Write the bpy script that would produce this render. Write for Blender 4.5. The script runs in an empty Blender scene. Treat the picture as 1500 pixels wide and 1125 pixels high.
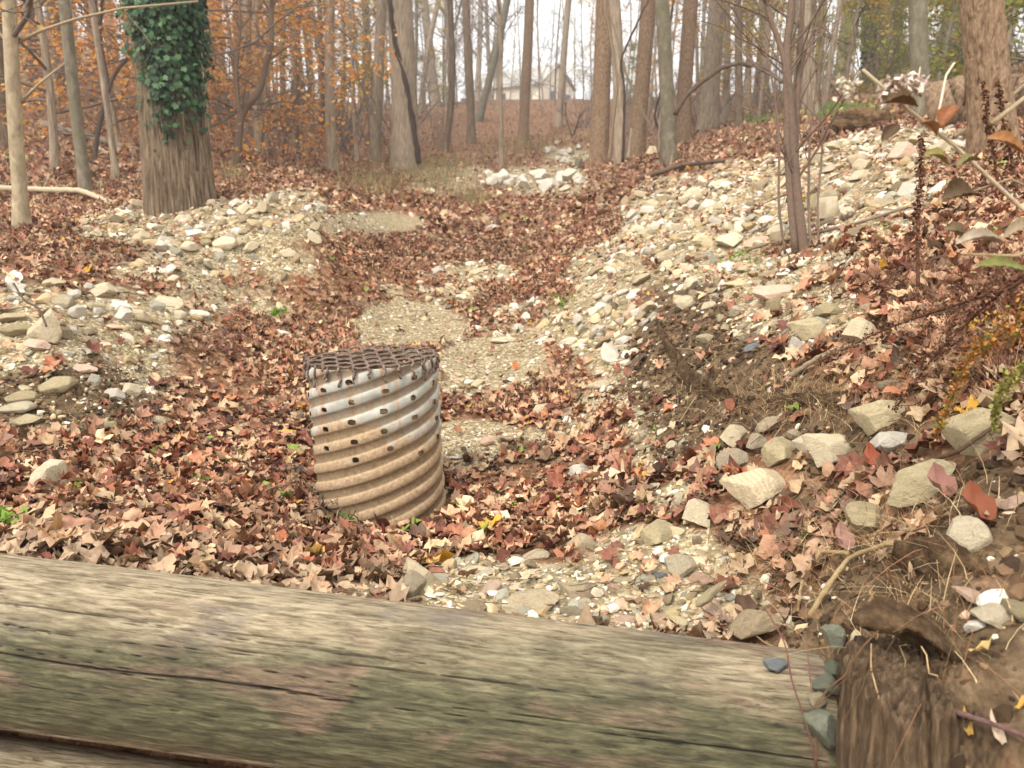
import bpy, math, random
import numpy as np
from mathutils import Vector, Matrix

rng = np.random.default_rng(11)
random.seed(11)
SC = bpy.context.scene
COL = SC.collection
R = math.radians

# ---------------------------------------------------------------- camera
CAMZ = 1.6
PITCH = R(12.5)
cam_d = bpy.data.cameras.new('camera')
cam = bpy.data.objects.new('camera', cam_d); COL.objects.link(cam)
cam.location = (0, 0, CAMZ)
cam.rotation_euler = (R(90) - PITCH, 0, 0)
cam_d.sensor_width = 36; cam_d.lens = 27
cam_d.clip_start = 0.05; cam_d.clip_end = 1500
cam_d.dof.use_dof = True; cam_d.dof.focus_distance = 2.5; cam_d.dof.aperture_fstop = 4.5
SC.camera = cam

# ---------------------------------------------------------------- world, sun, exposure
SUN_EL, SUN_AZ = R(52), R(215)          # overcast: a broad soft sun from behind the camera, a little left
world = bpy.data.worlds.new("World"); SC.world = world
world.use_nodes = True
nt = world.node_tree; nt.nodes.clear()
sky = nt.nodes.new('ShaderNodeTexSky'); sky.sky_type = 'NISHITA'; sky.sun_disc = False
sky.sun_elevation = SUN_EL; sky.sun_rotation = SUN_AZ; sky.dust_density = 4; sky.air_density = 1.0
hs = nt.nodes.new('ShaderNodeHueSaturation'); hs.inputs['Saturation'].default_value = 0.0
mx = nt.nodes.new('ShaderNodeMixRGB'); mx.inputs[0].default_value = 0.6; mx.inputs[2].default_value = (9.75, 9.55, 9.25, 1)
bg = nt.nodes.new('ShaderNodeBackground'); bg.inputs[1].default_value = 0.11
wo = nt.nodes.new('ShaderNodeOutputWorld')
nt.links.new(sky.outputs[0], hs.inputs['Color']); nt.links.new(hs.outputs[0], mx.inputs[1])
nt.links.new(mx.outputs[0], bg.inputs[0]); nt.links.new(bg.outputs[0], wo.inputs[0])
sun_d = bpy.data.lights.new('sun', 'SUN'); sun_d.energy = 1.4; sun_d.angle = R(13); sun_d.color = (1, 0.94, 0.86)
sun = bpy.data.objects.new('sun', sun_d); COL.objects.link(sun)
sv = Vector((math.sin(SUN_AZ) * math.cos(SUN_EL), math.cos(SUN_AZ) * math.cos(SUN_EL), math.sin(SUN_EL)))
sun.rotation_euler = sv.to_track_quat('Z', 'Y').to_euler()
sun.location = (0, 0, 40)
SC.view_settings.view_transform = 'Standard'; SC.view_settings.look = 'None'
SC.view_settings.gamma = 1; SC.view_settings.use_curve_mapping = False
SC.view_settings.exposure = 1.33
SC.cycles.max_bounces = 5; SC.cycles.diffuse_bounces = 3; SC.cycles.glossy_bounces = 2
SC.cycles.transmission_bounces = 3; SC.cycles.transparent_max_bounces = 6
SC.cycles.use_adaptive_sampling = True; SC.cycles.adaptive_threshold = 0.02
SC.cycles.use_denoising = True
SC.cycles.sample_clamp_indirect = 6

# ---------------------------------------------------------------- helpers
def lin(h):
    h = h.lstrip('#'); c = [int(h[i:i+2], 16) / 255 for i in (0, 2, 4)]
    return tuple(((x / 12.92) if x <= 0.04045 else ((x + 0.055) / 1.055) ** 2.4) for x in c)

def tag(o, label=None, cat=None, group=None, kind=None):
    if label: o['label'] = label
    if cat: o['category'] = cat
    if group: o['group'] = group
    if kind: o['kind'] = kind
    return o

def empty(name, loc=(0, 0, 0), label=None, cat=None, group=None):
    o = bpy.data.objects.new(name, None); COL.objects.link(o)
    o.location = loc; o.empty_display_size = 0.1
    return tag(o, label, cat, group)

def make_mesh(name, V, F, mats=(), col=None, mi=None, smooth=True, attrs=None):
    """V (n,3); F list of (m,k) int arrays."""
    V = np.asarray(V, dtype=np.float32)
    me = bpy.data.meshes.new(name)
    F = [np.asarray(f, dtype=np.int32) for f in F if len(f)]
    idx = np.concatenate([f.ravel() for f in F]); tot = np.concatenate([np.full(len(f), f.shape[1], np.int32) for f in F])
    st = np.concatenate([[0], np.cumsum(tot)[:-1]]).astype(np.int32)
    me.vertices.add(len(V)); me.vertices.foreach_set('co', V.ravel())
    me.loops.add(len(idx)); me.loops.foreach_set('vertex_index', idx)
    me.polygons.add(len(tot)); me.polygons.foreach_set('loop_start', st); me.polygons.foreach_set('loop_total', tot)
    me.polygons.foreach_set('use_smooth', np.full(len(tot), smooth, dtype=bool))
    for m in mats: me.materials.append(m)
    if mi is not None: me.polygons.foreach_set('material_index', np.asarray(mi, dtype=np.int32))
    me.update(calc_edges=True)
    if col is not None:
        a = me.color_attributes.new('Col', 'FLOAT_COLOR', 'POINT')
        c = np.ones((len(V), 4), np.float32); c[:, :3] = col
        a.data.foreach_set('color', c.ravel())
    for k, v in (attrs or {}).items():
        a = me.attributes.new(k, 'FLOAT', 'POINT'); a.data.foreach_set('value', np.asarray(v, np.float32))
    me.validate()
    return me

def obj(name, me, parent=None, loc=None):
    o = bpy.data.objects.new(name, me); COL.objects.link(o)
    if parent: o.parent = parent
    if loc is not None: o.location = loc
    return o

class MB:
    """collects verts, faces (tris and quads), colours and material indices for one mesh"""
    def __init__(s): s.V = []; s.F3 = []; s.F4 = []; s.C = []; s.n = 0; s.m3 = []; s.m4 = []
    def add(s, V, F3=None, F4=None, col=(1, 1, 1), mat=0):
        V = np.asarray(V, float); s.V.append(V)
        c = np.empty((len(V), 3)); c[:] = col; s.C.append(c)
        if F3 is not None and len(F3): s.F3.append(np.asarray(F3) + s.n); s.m3.append(np.full(len(F3), mat))
        if F4 is not None and len(F4): s.F4.append(np.asarray(F4) + s.n); s.m4.append(np.full(len(F4), mat))
        s.n += len(V)
    def tube(s, P, r, k=6, col=(1, 1, 1), mat=0, cap=True):
        V, F4, F3 = tube(P, r, k, cap); s.add(V, F3, F4, col, mat)
    def mesh(s, name, mats, smooth=True):
        F = []; mi = []
        if s.F3: F.append(np.concatenate(s.F3)); mi.append(np.concatenate(s.m3))
        if s.F4: F.append(np.concatenate(s.F4)); mi.append(np.concatenate(s.m4))
        return make_mesh(name, np.concatenate(s.V), F, mats, col=np.concatenate(s.C), mi=np.concatenate(mi), smooth=smooth)

def tube(P, r, k=6, cap=True):
    P = np.asarray(P, float); n = len(P); r = np.broadcast_to(np.asarray(r, float), (n,))
    T = np.gradient(P, axis=0); T /= np.linalg.norm(T, axis=1)[:, None] + 1e-9
    ref = np.array([0, 0, 1.0]) if abs(T[:, 2]).mean() < 0.75 else np.array([1.0, 0, 0])
    A = np.cross(T, ref); A /= np.linalg.norm(A, axis=1)[:, None] + 1e-9
    B = np.cross(T, A)
    th = np.arange(k) * 2 * np.pi / k
    V = P[:, None] + r[:, None, None] * (np.cos(th)[None, :, None] * A[:, None] + np.sin(th)[None, :, None] * B[:, None])
    V = V.reshape(-1, 3)
    i = np.arange(n - 1)[:, None] * k; j = np.arange(k)[None]; j2 = (j + 1) % k
    F4 = np.stack([i + j, i + j2, i + k + j2, i + k + j], -1).reshape(-1, 4)
    F3 = None
    if cap:
        V = np.vstack([V, P[0], P[-1]]); a = n * k
        j = np.arange(k)
        F3 = np.vstack([np.stack([np.full(k, a), (j + 1) % k, j], -1), np.stack([np.full(k, a + 1), (n - 1) * k + j, (n - 1) * k + (j + 1) % k], -1)])
    return V, F4, F3

def _h(ix, iy, iz, seed):
    with np.errstate(over='ignore'):
        h = (ix.astype(np.int64) * 374761393 + iy.astype(np.int64) * 668265263 + iz.astype(np.int64) * 1274126177 + seed * 974634777) & 0xffffffff
        h = (h ^ (h >> 13)) * 1274126177 & 0xffffffff
        h = (h ^ (h >> 16)) & 0xffffffff
    return h / 4294967295.0

def vnoise(P, seed=0):
    P = np.asarray(P, float); I = np.floor(P).astype(np.int64); f = P - I; f = f * f * (3 - 2 * f)
    out = 0
    for a in (0, 1):
        wx = f[:, 0] if a else 1 - f[:, 0]
        for b in (0, 1):
            wy = f[:, 1] if b else 1 - f[:, 1]
            for c in (0, 1):
                wz = f[:, 2] if c else 1 - f[:, 2]
                out = out + wx * wy * wz * _h(I[:, 0] + a, I[:, 1] + b, I[:, 2] + c, seed)
    return out * 2 - 1

def fbm(P, oct=3, seed=0):
    P = np.asarray(P, float); s = 0; a = 1; t = 0
    for o in range(oct):
        s = s + a * vnoise(P * 2 ** o + 17.3 * o, seed + o); t += a; a *= 0.5
    return s / t

def fbm2(x, y, oct=3, seed=0):
    return fbm(np.stack([x, y, np.zeros_like(x)], -1), oct, seed)

def sstep(a, b, x):
    t = np.clip((x - a) / (b - a), 0, 1); return t * t * (3 - 2 * t)

# picture <-> world (used once, to survey where things stand; 1500 x 1125 frame)
FP = 1125.0; cp, sp = math.cos(PITCH), math.sin(PITCH)
def ray(px, py):
    dx = (px - 750) / FP; dy = -(py - 562.5) / FP
    return np.array([dx, cp + dy * sp, -sp + dy * cp])
def atY(px, py, Y):
    d = ray(px, py); p = d * (Y / d[1]); p[2] += CAMZ; return p
def atD(px, py, D):
    p = ray(px, py) * D; p[2] += CAMZ; return p
def project(P):
    P = np.asarray(P, float); x = P[..., 0]; y = P[..., 1]; z = P[..., 2] - CAMZ
    d = y * cp - z * sp; u = y * sp + z * cp
    d = np.maximum(d, 1e-3)
    return 750 + FP * x / d, 562.5 - FP * u / d, d

# ---------------------------------------------------------------- terrain survey
CP = [(-400,780,2.3),(0,815,2.0),(300,845,1.95),(600,885,1.9),(850,915,1.85),(1100,950,1.75),
 (250,765,2.4),(0,740,2.6),(550,792,3.02),(700,780,2.85),(850,800,2.55),(800,850,2.2),(1000,800,2.35),(650,850,2.2),(450,805,2.5),
 (100,650,3.5),(300,650,3.9),(450,650,4.1),(700,700,3.75),(900,700,3.4),(1000,690,3.0),(-300,650,3.5),
 (60,630,3.65),(60,560,3.95),(60,480,4.4),(60,420,5.0),(60,380,5.8),(60,340,7),(-300,480,4.3),(-300,380,5.8),(-300,560,3.9),
 (250,320,8),(265,300,8.7),(400,292,8.3),(400,272,12),(400,345,7.2),(480,375,7.5),(330,300,8.4),(480,310,9.2),(500,290,13),
 (250,380,6.5),(250,440,5.7),(250,500,5.0),(250,560,4.5),(400,450,6.8),(400,560,5.0),(550,450,7.4),(550,380,9.5),(560,320,13),
 (540,520,5.6),(650,600,4.8),(750,600,4.9),(800,520,6.2),(700,450,7.8),(700,400,9.5),(700,350,12.5),(700,300,17.5),(780,270,22),(750,240,29),
 (700,200,42),(760,160,58),(700,146,70),(750,172,92),(750,190,112),
 (870,450,6.5),(850,380,9),(900,380,8),(900,320,11.5),(900,260,18),(1000,240,16),(1000,300,10),(1000,350,7.5),(1000,420,5.8),
 (950,480,4.9),(940,560,4.3),(970,640,3.5),(1080,560,3.4),(1080,480,4.1),(1150,370,5.8),(1150,300,8),(1150,230,12),(1100,205,17),
 (1250,185,13),(1250,250,7.5),(1250,330,5),(1250,420,3.7),(1250,500,3.0),(1250,580,2.6),(1150,640,2.75),(1100,700,2.6),
 (1100,780,2.3),(1120,850,2.0),(1200,900,1.72),(1300,700,2.1),(1300,800,1.72),(1300,900,1.42),(1400,600,2.15),(1400,700,1.8),
 (1450,850,1.32),(1400,1000,1.15),(1500,1100,1.0),(1500,500,2.3),(1500,400,3.0),(1500,300,4.2),(1500,230,6.2),(1450,195,8.5),
 (1350,180,11),(1500,155,13),(1420,125,16),(1800,500,2.3),(1800,300,4.2),(1800,800,1.3),(1800,180,9),(1800,1050,1.0),
 (60,300,10),(150,260,13),(60,205,20),(100,130,28),(60,75,40),(350,240,18),(350,195,28),(350,160,40),(500,235,26),(500,190,42),
 (500,165,65),(-300,300,9),(-300,180,20),(-300,60,38),(950,205,33),(1100,185,24),(1000,175,45),(1250,150,20),(1250,135,34),(1400,90,40),
 (1900,90,25),(300,110,70),(1150,140,60),(1000,140,75)]
P0 = np.array([atY(*c) for c in CP])
def _uv(x, y):
    return np.stack([x / (y + 1.5) * 1.6, np.log(y + 1.5) * 1.25], -1)
_U = _uv(P0[:, 0], P0[:, 1]); _T = (P0[:, 2] - 0.3) / (P0[:, 1] + 1.5)
def _k(r2): return np.sqrt(r2 + 0.004)
_A = _k(((_U[:, None] - _U[None]) ** 2).sum(-1)) - 0.012 * np.eye(len(_U))
_n = len(_U)
_M = np.block([[_A, np.ones((_n, 1))], [np.ones((1, _n)), np.zeros((1, 1))]])
_W = np.linalg.solve(_M, np.append(_T, 0))

LOG_A = atD(-380, 885, 1.90); LOG_B = atD(1188, 1088, 1.70); LOG_R = 0.192
LOG_A = LOG_A + (LOG_A - LOG_B) * .45
def log_y(x):
    t = (x - LOG_A[0]) / (LOG_B[0] - LOG_A[0]); return LOG_A[1] + t * (LOG_B[1] - LOG_A[1])

SAND = [(605, 475, 85, 36), (722, 528, 90, 34), (545, 328, 80, 18), (560, 500, 40, 12), (690, 640, 70, 30)]
# gravel and bare-soil patches: (px, py, rx, ry, strength)
GRAVEL = [(280,370,260,50,.62),(180,440,200,70,.6),(380,470,90,50,.45),(1190,380,120,60,.62),(1250,330,130,50,.7),(960,300,70,40,.6),(1010,640,60,60,.7),(640,350,90,25,.45),(700,560,110,40,.55),(760,505,170,80,.47),(640,425,110,34,.5),(830,610,90,60,.46),(570,440,70,34,.45),(300,420,140,40,.48),(760,330,120,40,.36),(980,730,60,60,.6),(70,540,190,110,1.1),(60,440,110,50,.75),(180,470,110,50,.8),(330,325,210,38,1.15),(420,298,70,24,1.1),(250,395,120,28,.85),(270,455,100,38,.7),(170,345,80,20,.7),
 (530,330,70,20,.75),(605,475,75,36,1.15),(700,398,70,20,.85),(720,530,85,34,1.15),(670,655,80,42,1.0),(770,640,60,30,.5),
 (900,400,70,60,.9),(1000,330,100,75,1.1),(1110,300,120,80,1.0),(880,480,80,60,.9),(930,530,60,80,.9),(1060,430,130,75,1.1),(1150,455,130,70,1.0),
 (1250,265,150,70,.9),(1320,215,140,36,.9),(960,640,60,90,.8),(800,470,70,40,.6),(850,880,260,62,1.3),(960,820,110,60,1.0),(700,850,110,40,1.0),(560,865,90,20,.5),
 (660,262,90,30,.7),(800,265,80,24,1.0),(830,228,35,16,1.0),(1200,640,70,40,.5),(1440,1000,110,150,.6),(1180,1000,50,60,.5)]
SOIL = [(1250,650,170,60,.85),(1180,740,90,50,.5),(1005,500,85,110,1.3),(1130,600,130,50,1.2),(1100,590,110,60,1.25),(1040,560,120,110,1.1),(1150,590,130,60,.9),(90,590,150,60,.9),(1000,650,60,60,.7),(1350,930,180,110,1.2),(1450,760,130,120,1.0),(1300,840,100,60,.7),(750,670,90,30,.5),(1420,1050,160,120,1.2)]
def base_h(x, y):
    yc = np.clip(y, 0.75, 115); xc = np.clip(x, -1.6 * (yc + 1.5), 1.6 * (yc + 1.5))
    out = np.empty_like(yc)
    for i in range(0, len(yc), 40000):
        U = _uv(xc[i:i+40000], yc[i:i+40000])
        r2 = ((U[:, None] - _U[None]) ** 2).sum(-1)
        out[i:i+40000] = (_k(r2) @ _W[:-1] + _W[-1]) * (yc[i:i+40000] + 1.5) + 0.3
    return out

def H(x, y):
    x = np.atleast_1d(np.asarray(x, float)); y = np.atleast_1d(np.asarray(y, float))
    z = base_h(x, y)
    d = np.maximum(y, 0.8)
    z = z + 0.022 * fbm2(x * 3.1, y * 3.1, 3, 5) * np.clip(1.4 - d / 40, 0.2, 1)
    z = z + np.clip(d - 3, 0, 25) / 25 * 0.16 * fbm2(x * 0.55, y * 0.55, 3, 9)
    z = z + 0.007 * fbm2(x * 17, y * 17, 2, 3) * (d < 9)
    # slumped cut banks: stepped, rougher soil
    px, py, _ = project(np.stack([x, y, z], -1))
    cut = np.exp(-(((px - 1060) / 130) ** 2 + ((py - 560) / 90) ** 2)) + np.exp(-(((px - 70) / 140) ** 2 + ((py - 560) / 90) ** 2))
    z = z + cut * (0.035 * fbm2(x * 9, y * 9, 3, 21) - 0.02 * np.abs(fbm2(x * 5, y * 5, 2, 22)))
    if len(z):
        gr = np.zeros_like(z)
        for (cx_, cy_, rx_, ry_, k_) in GRAVEL:
            if k_ > .6: gr = np.maximum(gr, np.exp(-((px - cx_) / rx_) ** 2 - ((py - cy_) / ry_) ** 2))
        for (cx_, cy_, rx_, ry_) in SAND: gr = gr * (1 - np.exp(-((px - cx_) / rx_) ** 2 - ((py - cy_) / ry_) ** 2))
        z = z + gr * np.clip(d / 4, .35, 1.3) * (.040 * fbm2(x * 3.6, y * 3.6, 3, 51) + .022 * np.abs(fbm2(x * 8, y * 8, 2, 52)))
        nr = np.exp(-((px - 1400) / 170) ** 2 - ((py - 980) / 190) ** 2)
        z = z + nr * (.022 * fbm2(x * 13, y * 13, 3, 55))
    # downstream of the log dam the ground drops away, left of the upright post
    w = (1 - sstep(log_y(x) - 0.06, log_y(x) + 0.13, y)) * (1 - sstep(0.6, 0.74, x))
    low = -0.02 + 0.03 * fbm2(x * 2, y * 2, 2, 31)
    z = z * (1 - w) + np.minimum(low, z) * w
    w2 = 1 - sstep(-1.0, 0.6, y)
    z = z * (1 - w2) + w2 * (0.0 + 0.05 * fbm2(x * .8, y * .8, 2, 33) + 0.55 * sstep(0.8, 3, x) + .3 * sstep(1.5, 6, -x))
    return z

_MY = np.geomspace(0.85, 130, 1400)
def G(px, py):
    """first point of the ground met by the ray through (px, py)"""
    d = ray(px, py); P = d[None] * (_MY / d[1])[:, None]; z = P[:, 2] + CAMZ
    h = H(P[:, 0], P[:, 1]); below = np.where(h > z)[0]
    i = below[0] if len(below) else len(z) - 1
    return np.array([P[i, 0], P[i, 1], h[i]])

def blobs(px, py, B):
    s = np.zeros_like(px)
    for (cx, cy, rx, ry, k) in B: s = np.maximum(s, k * np.exp(-(((px - cx) / rx) ** 2 + ((py - cy) / ry) ** 2) ** 1.5))
    return s
def masks(x, y, z):
    px, py, d = project(np.stack([x, y, z], -1))
    w = np.exp(np.clip(-(np.abs(px - 750) - 800) / 300, -6, 0))
    n = fbm2(x * 1.7, y * 1.7, 3, 41) * 0.45 + fbm2(x * 7, y * 7, 2, 42) * 0.22
    g = blobs(px, py, GRAVEL) * w; s = blobs(px, py, SOIL) * w
    sd = np.zeros_like(x)
    for (cx, cy, rx, ry) in SAND: sd = np.maximum(sd, np.exp(-(((px - cx) / rx) ** 2 + ((py - cy) / ry) ** 2) ** 2))
    g = np.maximum(g, 1.2 * sd); masks.sand = sstep(.3, .6, sd + .25 * n)
    return sstep(0.38, 0.62, g + n * 0.8 * (g > .02)), sstep(0.35, 0.65, s + n * 0.8 * (s > .02))
# ---------------------------------------------------------------- materials
class NT:
    def __init__(s, name, rough=0.8, spec=0.3):
        s.m = bpy.data.materials.new(name); s.m.use_nodes = True; s.t = s.m.node_tree
        s.b = s.t.nodes['Principled BSDF']; s.b.inputs['Roughness'].default_value = rough
        s.b.inputs['Specular IOR Level'].default_value = spec
    def n(s, typ, **kw):
        n = s.t.nodes.new(typ)
        for k, v in kw.items():
            if hasattr(n, k): setattr(n, k, v)
            else: n.inputs[k.replace('_', ' ')].default_value = v
        return n
    def l(s, a, b): s.t.links.new(a, b)
    def coords(s, scale=(1, 1, 1), kind='Object'):
        tc = s.n('ShaderNodeTexCoord'); mp = s.n('ShaderNodeMapping'); mp.inputs['Scale'].default_value = scale
        s.l(tc.outputs[kind], mp.inputs['Vector']); return mp.outputs[0]
    def noise(s, vec, scale, detail=4, rough=0.55, dist=0):
        n = s.n('ShaderNodeTexNoise'); n.inputs['Scale'].default_value = scale; n.inputs['Detail'].default_value = detail
        n.inputs['Roughness'].default_value = rough; n.inputs['Distortion'].default_value = dist
        s.l(vec, n.inputs['Vector']); return n.outputs['Fac']
    def voro(s, vec, scale, feature='F1', out='Distance'):
        n = s.n('ShaderNodeTexVoronoi'); n.feature = feature; n.inputs['Scale'].default_value = scale
        s.l(vec, n.inputs['Vector']); return n.outputs[out]
    def ramp(s, fac, stops, interp='LINEAR'):
        n = s.n('ShaderNodeValToRGB'); n.color_ramp.interpolation = interp
        el = n.color_ramp.elements
        while len(el) < len(stops): el.new(0.5)
        for e, (p, c) in zip(el, stops):
            e.position = p; e.color = (*(lin(c) if isinstance(c, str) else ((c,) * 3 if isinstance(c, (int, float)) else c)), 1)
        s.l(fac, n.inputs[0]); return n.outputs[0]
    def mix(s, fac, a, b, mode='MIX'):
        n = s.n('ShaderNodeMixRGB'); n.blend_type = mode
        for i, v in ((0, fac), (1, a), (2, b)):
            if isinstance(v, str): v = lin(v)
            if isinstance(v, tuple): n.inputs[i].default_value = (*v[:3], 1)
            elif isinstance(v, (int, float)): n.inputs[i].default_value = v if i == 0 else (v, v, v, 1)
            else: s.l(v, n.inputs[i])
        return n.outputs[0]
    def math(s, op, a, b=0.0):
        n = s.n('ShaderNodeMath'); n.operation = op
        for i, v in ((0, a), (1, b)):
            if isinstance(v, (int, float)): n.inputs[i].default_value = v
            else: s.l(v, n.inputs[i])
        return n.outputs[0]
    def attr(s, name, out='Color'):
        n = s.n('ShaderNodeAttribute'); n.attribute_name = name; return n.outputs[out]
    def rand(s): return s.n('ShaderNodeObjectInfo').outputs['Random']
    def bump(s, h, dist=0.01, strength=1.0):
        n = s.n('ShaderNodeBump'); n.inputs['Distance'].default_value = dist; n.inputs['Strength'].default_value = strength
        s.l(h, n.inputs['Height']); s.l(n.outputs[0], s.b.inputs['Normal'])
    def col(s, c):
        if isinstance(c, str): c = lin(c)
        if isinstance(c, tuple): s.b.inputs['Base Color'].default_value = (*c, 1)
        else: s.l(c, s.b.inputs['Base Color'])
        return s.m

def mat_ground():
    s = NT('ground', 0.95, 0.15); v = s.coords()
    n1 = s.noise(v, 1.3, 5); n2 = s.noise(v, 14, 5, 0.65); n3 = s.noise(v, 70, 3)
    soil = s.ramp(n2, [(0.3, '#3a2e21'), (0.5, '#5a4936'), (0.72, '#7b6850')])
    cell = s.voro(v, 60, out='Color')
    cellv = s.n('ShaderNodeSeparateColor'); s.l(cell, cellv.inputs[0])
    grav = s.ramp(cellv.outputs[0], [(0.0, '#6b5a42'), (0.35, '#8b7a5d'), (0.7, '#a79a7c'), (1.0, '#cbc0a4')])
    grav = s.mix(s.ramp(n2, [(0.35, 0.0), (0.6, 1.0)]), s.mix(0.75, grav, '#7d6c50'), grav)
    lv = s.voro(v, 24, out='Color'); lvv = s.n('ShaderNodeSeparateColor'); s.l(lv, lvv.inputs[0])
    leaf = s.ramp(lvv.outputs[1], [(0.0, '#523823'), (0.3, '#785338'), (0.6, '#946e50'), (0.85, '#a58266'), (1.0, '#664630')])
    leaf = s.mix(s.ramp(n3, [(0.4, 0.0), (0.62, 0.6)]), leaf, '#5e4636')
    c = s.mix(s.attr('gravel', 'Fac'), leaf, grav)
    c = s.mix(s.attr('soil', 'Fac'), c, soil)
    s.bump(s.math('ADD', s.math('MULTIPLY', n2, 0.7), s.math('MULTIPLY', s.voro(v, 60), -0.5)), 0.02, 0.8)
    return s.col(c)

def mat_leaf():
    s = NT('dead_leaf', 0.62, 0.35)
    v = s.coords(); c = s.attr('Col')
    n = s.noise(v, 55, 3); c = s.mix(s.ramp(n, [(0.35, 0.0), (0.7, 0.45)]), c, s.mix(1.0, c, (0.45, 0.38, 0.34), 'MULTIPLY'))
    s.bump(s.noise(v, 120, 2), 0.002, 0.5)
    return s.col(c)

def mat_foliage():
    s = NT('autumn_foliage', 0.6, 0.25); c = s.attr('Col')
    s.col(c)
    tr = s.n('ShaderNodeBsdfTranslucent'); s.l(c, tr.inputs['Color'])
    ms = s.n('ShaderNodeMixShader'); ms.inputs[0].default_value = 0.45
    out = s.t.nodes['Material Output']
    s.l(s.b.outputs[0], ms.inputs[1]); s.l(tr.outputs[0], ms.inputs[2]); s.l(ms.outputs[0], out.inputs[0])
    return s.m

def mat_ivy():
    s = NT('ivy_leaf', 0.5, 0.22); return s.col(s.attr('Col'))

def mat_rock(name, stops, spot='#6b5d45', sp=0.35, wet=0.8, vein=None):
    s = NT(name, wet, 0.25); v = s.coords(); r = s.rand()
    off = s.n('ShaderNodeVectorMath'); off.operation = 'ADD'; s.l(v, off.inputs[0]); s.l(r, off.inputs[1]); v = off.outputs[0]
    n1 = s.noise(v, 2.2, 5, 0.65, 0.8); n2 = s.noise(v, 11, 5, 0.7); n3 = s.noise(v, 4.5, 4, 0.65)
    c = s.ramp(s.math('ADD', s.math('MULTIPLY', r, 0.5), s.math('MULTIPLY', n1, 0.6)), stops)
    c = s.mix(s.ramp(n3, [(0.48, 0.0), (0.66, sp)]), c, spot)
    c = s.mix(s.ramp(n2, [(0.25, 0.5), (0.45, 0.0)]), c, s.mix(1.0, c, (0.66, 0.56, 0.42), 'MULTIPLY'))
    if vein:
        w = s.n('ShaderNodeTexWave'); w.inputs['Scale'].default_value = 2.2; w.inputs['Distortion'].default_value = 6
        s.l(v, w.inputs['Vector']); c = s.mix(s.ramp(w.outputs['Fac'], [(0.4, 0.0), (0.62, 0.55)]), c, vein)
    s.bump(s.math('ADD', n2, s.math('MULTIPLY', n1, 1.5)), 0.008, 1.0)
    return s.col(c)

def mat_vcol(name, rough=0.85, nscale=60, dark=0.55, bump=0.004):
    s = NT(name, rough, 0.2); v = s.coords(); c = s.attr('Col'); n = s.noise(v, nscale, 4, 0.65)
    c = s.mix(s.ramp(n, [(0.3, 0.65), (0.6, 0.0)]), c, s.mix(1.0, c, (dark, dark * 0.92, dark * 0.85), 'MULTIPLY'))
    s.bump(n, bump, 0.8); return s.col(c)

def mat_bark(name, c0, c1, c2, xs=22, zs=3.2, bump=0.02, patch=None, pk=0.6):
    s = NT(name, 0.9, 0.15); v = s.coords((1, 1, zs / xs))
    n = s.noise(v, xs, 5, 0.62, 0.5); w = s.noise(s.coords(), 2.3, 4)
    f = s.noise(s.coords((1, 1, .4)), 60, 3, 0.6)
    c = s.ramp(n, [(0.32, c0), (0.5, c1), (0.68, c2)])
    c = s.mix(s.ramp(w, [(0.35, 0.0), (0.7, 0.5)]), c, s.mix(1.0, c, (0.72, 0.72, 0.72), 'MULTIPLY'))
    c = s.mix(s.ramp(f, [(0.4, 0.0), (0.7, 0.35)]), c, c2)
    r = s.rand(); c = s.mix(s.math('MULTIPLY', r, 0.35), c, s.mix(1.0, c, (0.6, 0.62, 0.66), 'MULTIPLY'))
    if patch: c = s.mix(s.math('MULTIPLY', s.ramp(s.noise(s.coords(), 4.5, 4), [(0.45, 0.0), (0.62, 1.0)]), pk), c, patch)
    s.bump(s.math('ADD', n, s.math('MULTIPLY', f, 0.3)), bump, 1.0); return s.col(c)

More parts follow.
